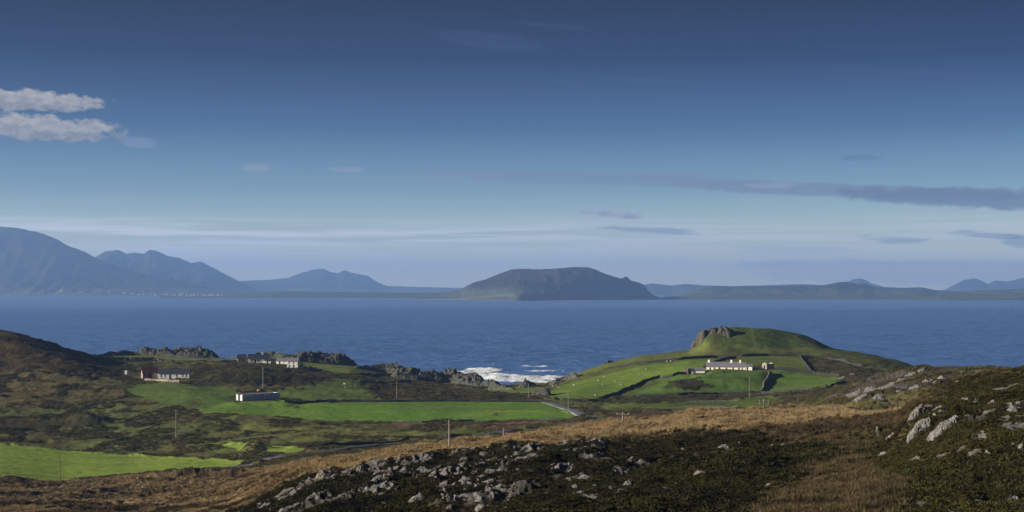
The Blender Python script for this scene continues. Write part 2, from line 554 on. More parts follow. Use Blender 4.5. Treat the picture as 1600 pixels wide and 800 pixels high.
# rocky ground above the shore
shore_d = np.broadcast_to(np.interp(cpx, sh[:, 0], sh[:, 1]), D.shape)
rocky = (D > shore_d - 75) & (D > 860) & (PXG < 900)
paint(rocky & (n2 > -0.15), C_ROCK * 0.42, 1.6)
paint((Z < 3.0) & (D > 860), C_ROCK * 0.30, 1.4)
# olive slopes of the eastern headland
hl = poly_mask([(850, 615), (880, 592), (930, 573), (1000, 556), (1090, 545), (1115, 514), (1200, 518), (1282, 541), (1440, 578), (1330, 600), (1190, 616), (1000, 620), (940, 626)], 3)
hl |= (PXG > 900) & (PXG < 1450) & (D > 850)
paint(hl, (0.085, 0.105, 0.026), 0.5, 5)
blend(n2, 0.0, 0.5, (0.050, 0.060, 0.017), 0.8, hl * 1.0)
kn = poly_mask([(1088, 548), (1100, 517), (1130, 513), (1200, 517), (1283, 541), (1200, 548)], 3) | ((PXG > 1085) & (PXG < 1285) & (D > 905))
paint(kn, (0.052, 0.080, 0.018), 0.6, 5)
blend(n2, 0.05, 0.5, (0.038, 0.040, 0.016), 0.6, kn * 1.0)
br = poly_mask([(1255, 560), (1300, 553), (1440, 579), (1380, 592), (1312, 588), (1265, 580)], 3)
paint(br, (0.060, 0.048, 0.022), 0.7, 0)
paint(poly_mask([(1310, 582), (1350, 576), (1440, 580), (1430, 590), (1330, 592)], 3), (0.028, 0.026, 0.014), 0.9, 0)
# enclosed pastures
def pasture(pts, c=C_PAST, jit=2.4, rough=0.24, seed=3):
    mk = poly_mask(pts, jit, seed)
    paint(mk, c, rough, 1)
    return mk
past = np.zeros(X.shape, bool)
past |= pasture([(-400, 690), (0, 693), (60, 700), (150, 708), (300, 715), (400, 716), (372, 727), (250, 737), (150, 747), (90, 751), (40, 751), (20, 747), (0, 742), (-400, 738)], C_PALE)
past |= pasture([(295, 688), (380, 694), (440, 698), (482, 702), (455, 709), (420, 707), (340, 697)], C_PALE, 1.0)
past |= pasture([(285, 636), (372, 629), (440, 629), (640, 627), (860, 628), (875, 638), (902, 651), (880, 656), (720, 657), (600, 659), (480, 657), (400, 650), (330, 646)], C_PAST)
p4 = pasture([(215, 600), (300, 599), (372, 608), (372, 630), (300, 640), (250, 630), (190, 615)], (0.080, 0.130, 0.026), 4.0, 0.35)
p5 = pasture([(400, 611), (440, 608), (500, 599), (565, 594), (580, 612), (600, 626), (440, 626)], (0.095, 0.140, 0.028), 4.0, 0.45)
past |= pasture([(135, 552), (200, 549), (330, 557), (385, 556), (380, 564), (280, 563), (200, 560)], (0.13, 0.155, 0.035), 3.0, 0.2)
past |= pasture([(395, 553), (500, 558), (500, 563), (395, 560)], (0.12, 0.14, 0.035), 2.0, 0.3)
past |= pasture([(468, 566), (520, 569), (600, 574), (640, 586), (520, 585), (478, 576)], (0.12, 0.150, 0.035), 3.0, 0.25)
past |= pasture([(745, 608), (790, 605), (845, 606), (840, 615), (790, 616)], (0.12, 0.155, 0.03), 2.0, 0.25)
main_r = pasture([(852, 616), (880, 602), (930, 589), (985, 575), (1060, 565), (1125, 560), (1135, 561), (1103, 577), (1065, 583), (1030, 592), (990, 604), (960, 618), (935, 626), (860, 623)], (0.082, 0.135, 0.018), 2.0)
past |= main_r
strip = poly_mask([(868, 597), (900, 582), (950, 567), (1000, 555), (1085, 546), (1135, 554), (1040, 562), (960, 572), (900, 589)], 3)
paint(strip, (0.110, 0.130, 0.032), 0.4, 5)
past |= pasture([(1140, 557), (1250, 557), (1258, 574), (1212, 573), (1175, 571), (1140, 566)], (0.080, 0.105, 0.020), 1.5)
f11 = pasture([(1040, 592), (1100, 583), (1200, 581), (1192, 613), (1000, 619), (990, 612)], (0.072, 0.125, 0.022), 2.0, 0.35)
past |= pasture([(1206, 578), (1310, 590), (1300, 603), (1196, 613)], (0.075, 0.140, 0.022), 1.5, 0.2)
past |= pasture([(940, 632), (1080, 626), (1210, 618), (1215, 632), (1180, 637), (1060, 640), (950, 640)], (0.058, 0.080, 0.020), 3.0, 0.4)
allp = past | f11 | p4 | p5
blend(n1 + 0.5 * n2, -0.3, 0.6, C_PALE * 1.05, 0.35, past * 1.0)
blend(n2, 0.1, 0.6, (0.050, 0.065, 0.022), 0.4, f11 * 1.0)
blend(n2 + 0.3 * n3, 0.15, 0.6, (0.060, 0.055, 0.024), 0.6, (p4 | p5) * 1.0)
blend(n3, 0.0, 0.7, (0.050, 0.085, 0.014), 0.35, allp * 1.0)
# brown bog between the big pasture and the near ridge
paint(poly_mask([(640, 659), (870, 658), (905, 655), (900, 664), (780, 672), (690, 672), (600, 664)], 3), C_RUST * 1.25, 0.7, 0)
paint(poly_mask([(945, 642), (1180, 638), (1190, 646), (1010, 660), (950, 660)], 3), C_RUST * 0.85, 0.7, 0)
yl = poly_mask([(330, 660), (440, 661), (560, 668), (680, 676), (660, 684), (480, 690), (380, 680)], 5)
paint(yl, (0.120, 0.135, 0.036), 0.8, 0)
blend(n2 + 0.5 * n4, 0.0, 0.5, C_RUST, 0.6, yl * 1.0)
# dark heathery patches
for pts in ([(0, 652), (95, 650), (105, 672), (0, 672), (-300, 672), (-300, 650)], [(300, 570), (380, 572), (470, 580), (560, 592), (480, 602), (300, 606)],
            [(590, 598), (760, 612), (860, 626), (600, 625), (570, 612)], [(100, 655), (165, 655), (170, 672), (90, 672)], [(230, 742), (370, 737), (365, 748), (225, 752)],
            [(960, 622), (1180, 619), (1060, 630), (960, 632)], [(1040, 598), (1110, 594), (1120, 606), (1030, 608)], [(1215, 622), (1310, 605), (1310, 620), (1240, 634)]):
    mk = poly_mask(pts, 6)
    paint(mk, C_HEATH * 1.2, 1.3, 2, 1, 0.8)
# left hill
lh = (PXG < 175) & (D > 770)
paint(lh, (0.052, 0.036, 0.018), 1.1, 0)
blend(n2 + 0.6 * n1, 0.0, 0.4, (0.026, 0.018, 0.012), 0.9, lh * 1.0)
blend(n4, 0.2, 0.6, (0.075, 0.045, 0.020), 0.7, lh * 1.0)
# near ground
PYG = HOR + (H - Z) / D * F
near = D < np.interp(cpx, [p[0] for p in LINES[4]], [p[2] for p in LINES[4]]) + 12
wob = 26 * n1 + 20 * n2 + 9 * n3
paint(near, C_RUST * 0.62, 1.0, 7)
blend(n4 + 0.3 * n2, -0.15, 0.4, (0.062, 0.056, 0.020), 0.8, near * 1.0)
blend(n2 + 0.3 * n3, 0.05, 0.5, C_HEATH, 0.7, near * 1.0)
tl = np.interp(cpx, [0, 350, 480, 600, 830, 1000, 1130, 1300, 1400], [0, 0, 14, 16, 22, 30, 34, 24, 0])
crest_py = np.interp(cpx, [p[0] for p in LINES[4]], [p[1] for p in LINES[4]])
tanw = sstep(crest_py + tl + 0.25 * wob - PYG, -4, 8) * (PXG > 380) * (PXG < 1400) * near * (D > 150)
lw = near * (PXG < 560) * sstep(n4 + 0.7 * n1 + 0.3 * n2, -0.25, 0.2)
tw = np.clip(tanw + lw, 0, 1)
COLR = COLR * (1 - tw[..., None]) + (C_TAN * 0.95) * tw[..., None]
COVER[(tw > 0.5) & near] = 3
blend(n4 + 0.5 * n2, 0.1, 0.5, C_RUST * 1.1, 0.6, tw)
dg_ = fbm((X + D * 0.5) * 0.035, (D - X * 0.35) * 0.14, 141, 5, 0.6)
blend(dg_, -0.1, 0.3, (0.062, 0.062, 0.024), 0.75, lw)
blend(-dg_, 0.1, 0.4, (0.25, 0.17, 0.085), 0.6, lw)
COVER[(lw > 0.5) & (dg_ > 0.08) & (tanw < 0.5)] = 7
left_b = np.interp(PYG, [690, 722, 746, 768, 803, 900], [640, 590, 475, 425, 335, 260])
right_b = np.interp(PYG, [665, 690, 712, 728, 760, 803, 900], [1150, 1235, 1310, 1230, 1265, 1165, 1150])
hw_ = sstep(PXG + wob - left_b, -14, 14) * sstep(right_b - PXG + 2.4 * wob, -30, 30) * sstep(DK[3] + 0.9 * wob + 3 - D, -14, 14)
COLR = COLR * (1 - hw_[..., None]) + C_HEATH * hw_[..., None]
ROUGH = ROUGH * (1 - hw_) + 1.3 * hw_
he = hw_ + 0.9 * (rng.random(X.shape) - 0.5) > 0.5
COVER[he] = 2
blend(n2 + 0.4 * n4, 0.0, 0.5, (0.046, 0.042, 0.011), 0.85, hw_)
blend(n3 * 0.7 + n2 * 0.3, 0.2, 0.6, (0.065, 0.038, 0.018), 0.5, hw_)
mleft = np.interp(PYG, [582, 600, 640, 690, 740, 760, 803, 900], [1545, 1490, 1415, 1380, 1350, 1420, 1420, 1400])
mw = sstep(PXG + 1.6 * wob - mleft, -24, 24) * (D < 215)
COLR = COLR * (1 - mw[..., None]) + C_MOSS * mw[..., None]
ROUGH = ROUGH * (1 - mw) + 1.25 * mw
COVER[(mw + 0.9 * (rng.random(X.shape) - 0.5) > 0.5)] = 4
blend(n2, -0.05, 0.45, (0.027, 0.023, 0.011), 0.9, mw)
blend(n4 + 0.4 * n2, 0.1, 0.5, (0.075, 0.055, 0.022), 0.6, mw)
# mid ridge behind the moss hill
mr = (PXG > 1290) & (D > 400) & (D < 640) & (D > DK[4] + 120)
paint(mr, (0.034, 0.028, 0.016), 1.3, 2)
blend(n2, 0.0, 0.6, (0.055, 0.042, 0.022), 0.7, mr * 1.0)
blend(n3, -0.4, 0.8, C_HEATH, 0.35, (1 - edge_soft(allp)) * 1.0)

# ---- relief
amp = np.interp(D, [50, 100, 200, 400, 700, 1000], [0.18, 0.28, 0.42, 0.65, 0.85, 1.0])
rel = 0.55 * fbm(X * 0.09, D * 0.06, 41, 3) + 0.35 * fbm(X * 0.35, D * 0.22, 43, 3) + (0.30 * fbm(X * 1.3, D * 0.9, 47, 2) + 1.5 * (ridged(X * 0.42 + D * 0.10, D * 0.20 - X * 0.06, 49, 3) - 0.5) + 1.3 * fbm(X * 0.16 - D * 0.05, D * 0.13, 53, 2)) * (D < 420)
Z = Z + amp * ROUGH * rel
# terraces, ledges facing the eye on rough ground
led = ridged(X * 0.045, D * 0.085, 61, 3) - 0.55
Z = Z + led * ROUGH * np.interp(D, [100, 300, 600, 900], [0.5, 1.2, 1.9, 2.2]) * (ROUGH > 0.3) * (1 - 0.6 * lw)
sed = (COVER == 7) & near
blend(n1 + 0.8 * n4 + 0.4 * n2, 0.1, 0.6, C_TAN * 0.5, 0.4, sed * 1.0)
pm_ = edge_soft(past)
blend(n4 + 0.35 * n3, 0.05, 0.5, (0.085, 0.110, 0.028), 0.55, pm_)
blend(fbm(X * 0.05, D * 0.16, 131, 5, 0.65), 0.1, 0.5, (0.15, 0.19, 0.045), 0.5, pm_)
blend(fbm(X * 0.25, D * 0.5, 137, 3), 0.45, 0.6, (0.050, 0.052, 0.020), 0.7, pm_)
# bare rock showing in the heather: fissured bands set slightly proud of the turf
q1_ = 0.6 * ridged(X * 0.30 + D * 0.05, D * 0.13 - X * 0.05, 111, 4) + 0.4 * ridged(X * 0.9 + D * 0.1, D * 0.38 - X * 0.2, 115, 3)
cl_w = sstep(fbm(X * 0.035, D * 0.03, 117, 3) + 0.3 * np.exp(-((PXG - 680) / 160) ** 2 - ((PYG - 755) / 40) ** 2), -0.05, 0.35)
bare = sstep(q1_ + 0.10 * n3, 0.62, 0.70) * cl_w * hw_ * sstep(PYG - crest_py, 8, 20) * (D < 230)
bare = np.maximum(bare, 0.8 * sstep(q1_ + 0.10 * n3, 0.66, 0.74) * sstep(n1 + n2, 0.0, 0.5) * mw)
bare = np.maximum(bare, 0.45 * sstep(ridged(X * 0.09 + D * 0.03, D * 0.07, 113, 4) + 0.1 * n3, 0.66, 0.74) * mr * (PXG < 1500) * (D < 520))
cellv, celle = cells(X / 0.55, D / 0.8, 119)
COLR = COLR * (1 - bare[..., None]) + (np.array([0.130, 0.128, 0.132]) * (0.55 + 0.75 * cellv - 0.35 * (celle < 0.12))[..., None]) * bare[..., None]
Z = Z + bare * (0.10 + 0.28 * cellv) * (D < 230) + bare * 0.5 * cellv * (D >= 230)
COVER[bare > 0.35] = 9
# building plots are level
for (px, py, lx_, ly_) in [(221, 592, 25, 8), (370.5, 567.5, 20, 8), (431.5, 569, 7, 6), (448.5, 575, 8, 8), (375.5, 626.5, 18, 6), (1103.5, 580, 24, 8), (1068, 584, 9, 5), (1198, 577, 6, 6)]:
    x0, y0, z0 = hit(px, py)
    if px == 1103.5:
        y0 -= 3
    ux = np.clip(np.maximum(x0 - X, X - (x0 + lx_)), 0, None)
    uy = np.clip(np.maximum(y0 - 1 - D, D - (y0 + ly_)), 0, None)
    w_ = 1 - sstep(np.hypot(ux, uy * 0.7), 0.5, 9)
    Z = Z * (1 - w_) + z0 * w_
    uf = (X > x0 - 2) & (X < x0 + lx_ + 2) & (D < y0) & (D > y0 - 40)
    lim = H - (H - z0) / y0 * D - 0.25 - 0.01 * (y0 - D)
    Z = np.where(uf, np.minimum(Z, lim), Z)
# crags at the coast
crag = (D > 855) & (PXG < 905)
Z = Z + crag * rocky * 0.9 * np.maximum(0, ridged(X * 0.10, D * 0.06, 71, 4) - 0.5) * 2.0

nv = X.size
verts = np.stack([X.ravel(), D.ravel(), Z.ravel()], 1)
faces = grid_faces(NR, NC)
land_me = mesh_np('land', verts, faces, True)
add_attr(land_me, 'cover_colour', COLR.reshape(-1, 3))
add_attr(land_me, 'relief', ROUGH.ravel())

# ground material
gm, t = material('ground_cover')
posn = t.node('ShaderNodeNewGeometry').outputs['Position']
vc = t.node('ShaderNodeAttribute', attribute_name='cover_colour').outputs['Color']
rl = t.node('ShaderNodeAttribute', attribute_name='relief').outputs['Fac']
g1 = t.noise(posn, 0.5, 6, 0.65)
g2 = t.noise(posn, 3.5, 5, 0.7)
g3 = t.noise(posn, 0.09, 4, 0.6)
ml = t.m('ADD', t.m('MULTIPLY', t.smooth(g1, 0.3, 0.7), 0.55), t.m('ADD', t.m('MULTIPLY', t.smooth(g2, 0.3, 0.7), 0.55), t.m('MULTIPLY', g3, 0.9)))
ml = t.m('ADD', t.m('MULTIPLY', t.m('SUBTRACT', ml, 1.0), t.m('ADD', 0.62, t.m('MULTIPLY', rl, 0.4))), 1.0)
cm = t.node('ShaderNodeVectorMath', {0: vc}, operation='SCALE')
t.put(cm.inputs['Scale'], ml)
hue = t.mix(t.smooth(t.noise(posn, 0.23, 5, 0.6), 0.4, 0.7, 0, 0.35), cm.outputs[0], (0.09, 0.075, 0.02, 1))
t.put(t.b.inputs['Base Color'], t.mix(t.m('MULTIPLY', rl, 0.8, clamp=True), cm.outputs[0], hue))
t.b.inputs['Roughness'].default_value = 1.0
t.b.inputs['Specular IOR Level'].default_value = 0.05
hgt = t.m('ADD', t.m('MULTIPLY', g1, 1.0), t.m('MULTIPLY', g2, 0.35))
bp = t.node('ShaderNodeBump', {'Height': hgt, 'Strength': t.m('ADD', 0.15, t.m('MULTIPLY', rl, 0.6), clamp=True), 'Distance': 0.8})
t.l.new(bp.outputs[0], t.b.inputs['Normal'])
link('ground', land_me, gm, kind='structure')

# ------------------------------------------------------------------ sea
SR = np.concatenate([np.linspace(560, 840, 12)[:-1], 840 * (9000 / 840) ** np.linspace(0, 1, 420), np.geomspace(9100, 33500, 50)])
spx = np.linspace(-420, 2020, 900)
SP, SD = np.meshgrid(spx, SR)
SX = (SP - 800) / F * SD
wz = np.interp(SD, [900, 2000, 6000], [0.55, 0.6, 0.0]) * (0.7 * fbm(SX * 0.03 + SD * 0.012, SD * 0.028, 81, 3) + 0.4 * fbm(SX * 0.12, SD * 0.05, 83, 2))
# breaking surf in the cove and along the rocks
foam = np.zeros(SX.shape)
def fb(px, py, rx, ry, a):
    global foam
    d = H * F / (py - HOR)
    x = (px - 800) / F * d
    foam = foam + a * np.exp(-(((SX - x) / (1.35 * rx)) ** 2 + ((SD - d) / (1.4 * ry)) ** 2))
for q in [(740, 583, 14, 26, 1.0), (790, 590, 22, 24, 1.1), (765, 578, 14, 18, 0.7), (820, 594, 16, 22, 0.9), (845, 597, 12, 16, 0.7), (850, 580, 18, 9, 0.7), (830, 573, 20, 7, 0.6), (780, 569, 26, 8, 0.6), (712, 571, 12, 9, 0.45), (860, 590, 14, 10, 0.6), (728, 576, 12, 12, 0.6), (880, 576, 12, 7, 0.5)]:
    fb(*q)
lace = fbm(SX * 0.05 + 0.3 * fbm(SX * 0.05, SD * 0.05, 5, 2), SD * 0.035, 91, 5, 0.65)
streaks = fbm(SX * 0.025, SD * 0.12, 95, 4, 0.6)
foam = sstep(foam * 1.45 + 0.65 * lace + 0.5 * streaks, 0.55, 1.05) * (foam > 0.10)
# white water line under the far shores
for (a, b, dd, wd, amt) in [(690, 1070, 8250, 150, 0.65), (395, 700, 9780, 260, 0.8), (-400, 400, 12000, 260, 0.35), (1070, 2000, 8560, 120, 0.25)]:
    msk = (SP > a) & (SP < b)
    foam = np.maximum(foam, msk * amt * np.exp(-((SD - dd) / wd) ** 2) * sstep(fbm(SX * 0.006, SD * 0.0012, 97, 4), -0.25, 0.5))
wz = wz + 1.5 * foam * (SD < 1500) * (0.6 + fbm(SX * 0.1, SD * 0.06, 99, 3))
foam = np.clip(foam, 0, 1)
sea_me = mesh_np('sea', np.stack([SX.ravel(), SD.ravel(), wz.ravel()], 1), grid_faces(*SX.shape), True)
add_attr(sea_me, 'foam', foam.ravel())
sm, t = material('sea_water')
posn = t.node('ShaderNodeNewGeometry').outputs['Position']
mp = t.node('ShaderNodeMapping', {'Vector': posn, 'Scale': (0.6, 1.0, 1.0), 'Rotation': (0, 0, 0.35)}).outputs[0]
w1_ = t.noise(mp, 0.05, 6, 0.62, 0.3)
w2_ = t.noise(mp, 0.4, 4, 0.6)
w3_ = t.noise(mp, 0.006, 4, 0.55, 0.5)
fa = t.node('ShaderNodeAttribute', attribute_name='foam').outputs['Fac']
sc_ = t.mix(t.smooth(w1_, 0.35, 0.68), (0.026, 0.080, 0.225, 1), (0.100, 0.200, 0.440, 1))
sc_ = t.mix(t.smooth(w3_, 0.38, 0.62, 0, 0.6), sc_, (0.075, 0.170, 0.430, 1))
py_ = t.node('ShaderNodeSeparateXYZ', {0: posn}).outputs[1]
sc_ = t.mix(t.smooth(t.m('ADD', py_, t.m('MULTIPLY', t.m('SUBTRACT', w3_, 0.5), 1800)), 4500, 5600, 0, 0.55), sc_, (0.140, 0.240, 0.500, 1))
fl = t.smooth(t.m('ADD', fa, t.m('MULTIPLY', t.m('SUBTRACT', w2_, 0.5), 0.5)), 0.12, 0.7)
sc_ = t.mix(t.m('MULTIPLY', fl, t.smooth(fa, 0.02, 0.10)), sc_, (0.75, 0.80, 0.86, 1))
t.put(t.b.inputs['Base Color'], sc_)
t.put(t.b.inputs['Roughness'], t.m('ADD', 0.32, t.m('MULTIPLY', fa, 0.5), clamp=True))
t.b.inputs['IOR'].default_value = 1.333
hh_ = t.m('ADD', t.m('MULTIPLY', w1_, 2.2), t.m('MULTIPLY', w2_, 0.5))
bp = t.node('ShaderNodeBump', {'Height': hh_, 'Strength': 1.0, 'Distance': 3.0})
t.l.new(bp.outputs[0], t.b.inputs['Normal'])
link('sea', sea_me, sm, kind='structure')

# ------------------------------------------------------------------ far shores and mountains
fm, t = material('far_hillside')
posn = t.node('ShaderNodeNewGeometry').outputs['Position']
a1 = t.noise(posn, 0.004, 6, 0.6, 0.3)
a2 = t.noise(posn, 0.02, 4, 0.6)
nz = t.node('ShaderNodeSeparateXYZ', {0: t.node('ShaderNodeNewGeometry').outputs['Normal']}).outputs[2]
pz = t.node('ShaderNodeSeparateXYZ', {0: posn}).outputs[2]
cl = t.mix(t.smooth(a1, 0.35, 0.65), (0.020, 0.017, 0.014, 1), (0.032, 0.032, 0.018, 1))
cl = t.mix(t.smooth(a2, 0.5, 0.75, 0, 0.5), cl, (0.055, 0.052, 0.045, 1))
low = t.m('MULTIPLY', t.smooth(pz, 35, 85, 1.0, 0.0), t.smooth(a2, 0.25, 0.5))
cl = t.mix(t.m('MULTIPLY', low, 0.8), cl, (0.085, 0.10, 0.062, 1))
cl = t.mix(t.smooth(nz, 0.45, 0.75, 1.0, 0.0), cl, (0.034, 0.032, 0.030, 1))
cl = t.mix(t.smooth(pz, 0, 7, 0.5, 0.0), cl, (0.10, 0.095, 0.09, 1))
t.put(t.b.inputs['Base Color'], cl)
t.b.inputs['Roughness'].default_value = 1.0
t.b.inputs['Specular IOR Level'].default_value = 0.0
FARM = fm


def mountain(name, crest, front, dc, back, prof, rough=0.12, seed=1, nc=260, nr=46, shift=0.0, sm=0):
    """crest: (px, py); front: distance or (px, d) list of the shore/foot line; dc: crest distance (or list); prof: [(t, fraction of crest height)]"""
    cr = np.array(crest, float)
    px = np.linspace(cr[0, 0], cr[-1, 0], nc)
    py = np.interp(px, cr[:, 0], cr[:, 1])
    fd = np.full(nc, float(front)) if np.isscalar(front) else np.interp(px, *np.array(front, float).T)
    cd = np.full(nc, float(dc)) if np.isscalar(dc) else np.interp(px, *np.array(dc, float).T)
    if sm:
        kk = np.hanning(sm + 2)[1:-1]; kk /= kk.sum()
        py = np.convolve(np.pad(py, sm // 2, mode='edge'), kk, 'valid')
    zc = H - cd * (py - HOR) / F
    zc = np.maximum(zc, 4)
    tt = np.linspace(0, 1, nr)
    P = np.array(prof, float)
    f = np.interp(tt, P[:, 0], P[:, 1])
    if shift:
        fa_ = np.array(front, float)
        kk = np.hanning(27); kk /= kk.sum()
        fq = np.array([np.convolve(np.pad(np.interp(px - shift * q, fa_[:, 0], fa_[:, 1]), 13, mode='edge'), kk, 'valid') for q in tt])
        d1 = fq + (cd[None] - fq) * tt[:, None]
    else:
        d1 = fd[None] + (cd - fd)[None] * tt[:, None]
    x1 = (px[None] - 800) / F * d1
    z1 = zc[None] * f[:, None]
    wl = 0.0036
    rg = ridged(x1 * wl, d1 * wl * 0.45, seed, 4) - 0.55
    env = np.sin(np.pi * np.clip(tt, 0, 1))[:, None] ** 0.7
    z1 = z1 + env * rough * zc[None] * (rg * 2.2 + 1.1 * (ridged(x1 * 0.010, d1 * 0.003, seed + 9, 3) - 0.55))
    z1 = z1 + (tt[:, None] * 0.02 + env * 0.03) * zc[None] * fbm(x1 * 0.012, d1 * 0.012, seed + 5, 3)
    z1[0] = -6
    z1 = np.maximum(z1, -6)
    t2 = np.linspace(0, 1, 12)[1:]
    d2 = cd[None] + (back - cd)[None] * t2[:, None]
    x2 = (px[None] - 800) / F * d2
    z2 = z1[-1][None] * (1 - sstep(t2, 0, 1))[:, None] - 6 * (t2[:, None] > 0.99)
    Xm, Dm, Zm = np.vstack([x1, x2]), np.vstack([d1, d2]), np.vstack([z1, z2])
    me = mesh_np(name, np.stack([Xm.ravel(), Dm.ravel(), Zm.ravel()], 1), grid_faces(*Xm.shape), True)
    o = link(name, me, FARM, kind='structure')
    return o, (px, d1, z1)


APRON = [(0, 0), (0.02, 0.05), (0.25, 0.12), (0.5, 0.32), (0.75, 0.70), (1, 1)]
SLOPE = [(0, 0), (0.05, 0.12), (0.3, 0.35), (0.6, 0.66), (0.85, 0.92), (1, 1)]
DOME = [(0, 0), (0.04, 0.25), (0.2, 0.62), (0.45, 0.86), (0.75, 0.97), (1, 1)]
_, west_shore = mountain('mountain', [(-500, 372), (-250, 362), (-60, 353), (0, 355), (25, 356), (60, 363), (80, 370), (110, 385), (135, 395), (150, 404), (200, 421), (260, 438), (330, 450), (400, 459), (430, 463)], 12300, 13400, 19000, APRON, 0.10, 3)
mountain('mountain_range', [(60, 440), (100, 420), (148, 402), (165, 393), (185, 391), (197, 397), (210, 395), (225, 397), (233, 391), (243, 392), (262, 400), (280, 402), (298, 411), (315, 409), (333, 418), (350, 428), (375, 440), (388, 446), (410, 457), (440, 462)], 13500, 16500, 20000, APRON, 0.10, 9)
mountain('twin_peak_mountain', [(300, 452), (340, 443), (380, 439), (420, 437), (450, 434), (475, 425), (490, 421), (508, 420), (515, 425), (528, 427), (538, 422), (548, 426), (575, 431), (590, 441), (605, 447), (660, 448.5), (700, 449.5), (760, 451), (800, 452)], 17500, 22000, 27000, SLOPE, 0.08, 15)
mountain('low_coast', [(250, 466), (330, 463), (380, 459), (430, 455), (520, 456), (600, 457), (660, 458), (700, 456), (740, 454)], 9950, 10900, 13000, SLOPE, 0.15, 21)
mountain('headland', [(640, 462), (690, 459), (720, 452), (740, 441), (752, 438), (760, 437), (775, 430), (800, 421), (820, 420), (845, 421), (870, 419.5), (895, 418), (910, 417.5), (922, 418.5), (934, 422.5), (946, 428), (958, 432), (972, 436), (976, 432), (981, 433), (985, 438), (1000, 442), (1006, 445), (1012, 453), (1020, 461), (1030, 465), (1036, 466), (1040, 463), (1044, 466), (1050, 463.5), (1060, 463.5), (1070, 469), (1073, 470.5)],
         [(640, 9200), (730, 8600), (780, 8200), (795, 8090), (808, 8060), (825, 8100), (860, 8220), (1020, 8900), (1073, 9000)], [(640, 9700), (730, 9300), (850, 9000), (1000, 9250), (1073, 9300)], 10500,
         [(0, 0), (0.03, 0.18), (0.25, 0.46), (0.5, 0.72), (0.75, 0.90), (1, 1)], 0.10, 27, 420, 60, 75.0, 7)
mountain('far_low_hills', [(1000, 446), (1020, 443), (1050, 446), (1070, 443.5), (1100, 446), (1150, 447), (1250, 444), (1300, 446), (1400, 449)], 15000, 17500, 19000, SLOPE, 0.08, 33)
mountain('east_coast', [(1040, 468), (1060, 461), (1080, 454), (1100, 450), (1120, 447), (1150, 448), (1200, 447), (1240, 446), (1290, 446), (1308, 441), (1325, 441), (1340, 444), (1350, 443), (1365, 448), (1390, 450), (1440, 449), (1460, 453), (1500, 455), (1540, 453), (1600, 451), (1700, 450), (2000, 447)], 8750, 11500, 14000, SLOPE, 0.16, 39, 420)
mountain('distant_peak', [(1270, 448), (1300, 443), (1325, 440), (1335, 436), (1345, 435), (1353, 438), (1362, 443), (1385, 449)], 18500, 21000, 24000, SLOPE, 0.05, 45)
mountain('distant_peaks', [(1470, 455), (1490, 446), (1505, 438), (1522, 435), (1533, 438), (1543, 444), (1555, 438), (1575, 440), (1590, 436), (1610, 432), (1680, 428), (1760, 436), (2000, 450)], 18500, 21000, 24000, SLOPE, 0.05, 51)
mountain('east_cliffs', [(1430, 467), (1455, 463), (1470, 461), (1500, 458), (1530, 459), (1560, 458), (1600, 456), (1800, 455), (2000, 450)], 8300, 8700, 9500, [(0, 0), (0.05, 0.5), (0.4, 0.8), (1, 1)], 0.3, 57)

# ------------------------------------------------------------------ materials for things
M = {}
M['whitewash'] = simple_mat('whitewash', (0.80, 0.79, 0.76), (0.62, 0.61, 0.57), 0.9, 0.9)
M['cream'] = simple_mat('cream_render', (0.80, 0.77, 0.62), (0.62, 0.58, 0.46), 0.9, 0.9)
M['greywash'] = simple_mat('weathered_render', (0.66, 0.66, 0.64), (0.46, 0.46, 0.44), 1.2, 0.9, 0.02, (1, 1, 0.4))
M['byre_wall'] = simple_mat('dim_render', (0.56, 0.58, 0.62), (0.40, 0.41, 0.44), 1.2, 0.9, 0.02, (1, 1, 0.4))
M['slate'] = simple_mat('slate_roof', (0.026, 0.030, 0.042), (0.040, 0.044, 0.058), 2.0, 0.9, 0.02, spec=0.05)
M['tile_grey'] = simple_mat('grey_roof', (0.16, 0.16, 0.19), (0.10, 0.10, 0.12), 2.0, 0.7, 0.02)
M['tin_red'] = simple_mat('red_tin_roof', (0.085, 0.022, 0.028), (0.045, 0.015, 0.02), 1.0, 0.55, 0.01, (1, 0.2, 1))
M['stone'] = simple_mat('barn_stone', (0.30, 0.27, 0.22), (0.15, 0.13, 0.11), 3.0, 0.95, 0.06)
M['wallstone'] = simple_mat('field_wall_stone', (0.042, 0.044, 0.032), (0.020, 0.022, 0.016), 2.0, 0.95, 0.06)
M['stone_brown'] = simple_mat('brown_stone', (0.26, 0.19, 0.16), (0.14, 0.10, 0.09), 3.0, 0.95, 0.06)
M['dark'] = simple_mat('dark_opening', (0.012, 0.012, 0.015), (0.02, 0.02, 0.024), 2.0, 0.5)
M['glass'] = simple_mat('window_glass', (0.02, 0.03, 0.045), (0.03, 0.04, 0.06), 1.0, 0.12, spec=0.5)
M['wood'] = simple_mat('pole_timber', (0.16, 0.13, 0.10), (0.09, 0.075, 0.06), 3.0, 0.9, 0.01, (1, 1, 0.2))
M['pale_wood'] = simple_mat('silvered_timber', (0.22, 0.21, 0.19), (0.15, 0.14, 0.13), 3.0, 0.9, 0.01, (1, 1, 0.2))
M['door'] = simple_mat('dark_door_paint', (0.04, 0.05, 0.05), (0.03, 0.03, 0.03), 2.0, 0.5)
M['red_door'] = simple_mat('red_barn_door', (0.14, 0.022, 0.024), (0.08, 0.018, 0.02), 2.0, 0.6)
M['porcelain'] = simple_mat('insulator', (0.5, 0.5, 0.48), (0.4, 0.4, 0.4), 2.0, 0.3)
M['wire'] = simple_mat('wire', (0.35, 0.35, 0.36), (0.3, 0.3, 0.3), 2.0, 0.4)
M['wool'] = simple_mat('wool', (0.45, 0.42, 0.35), (0.32, 0.30, 0.25), 9.0, 1.0, 0.03)
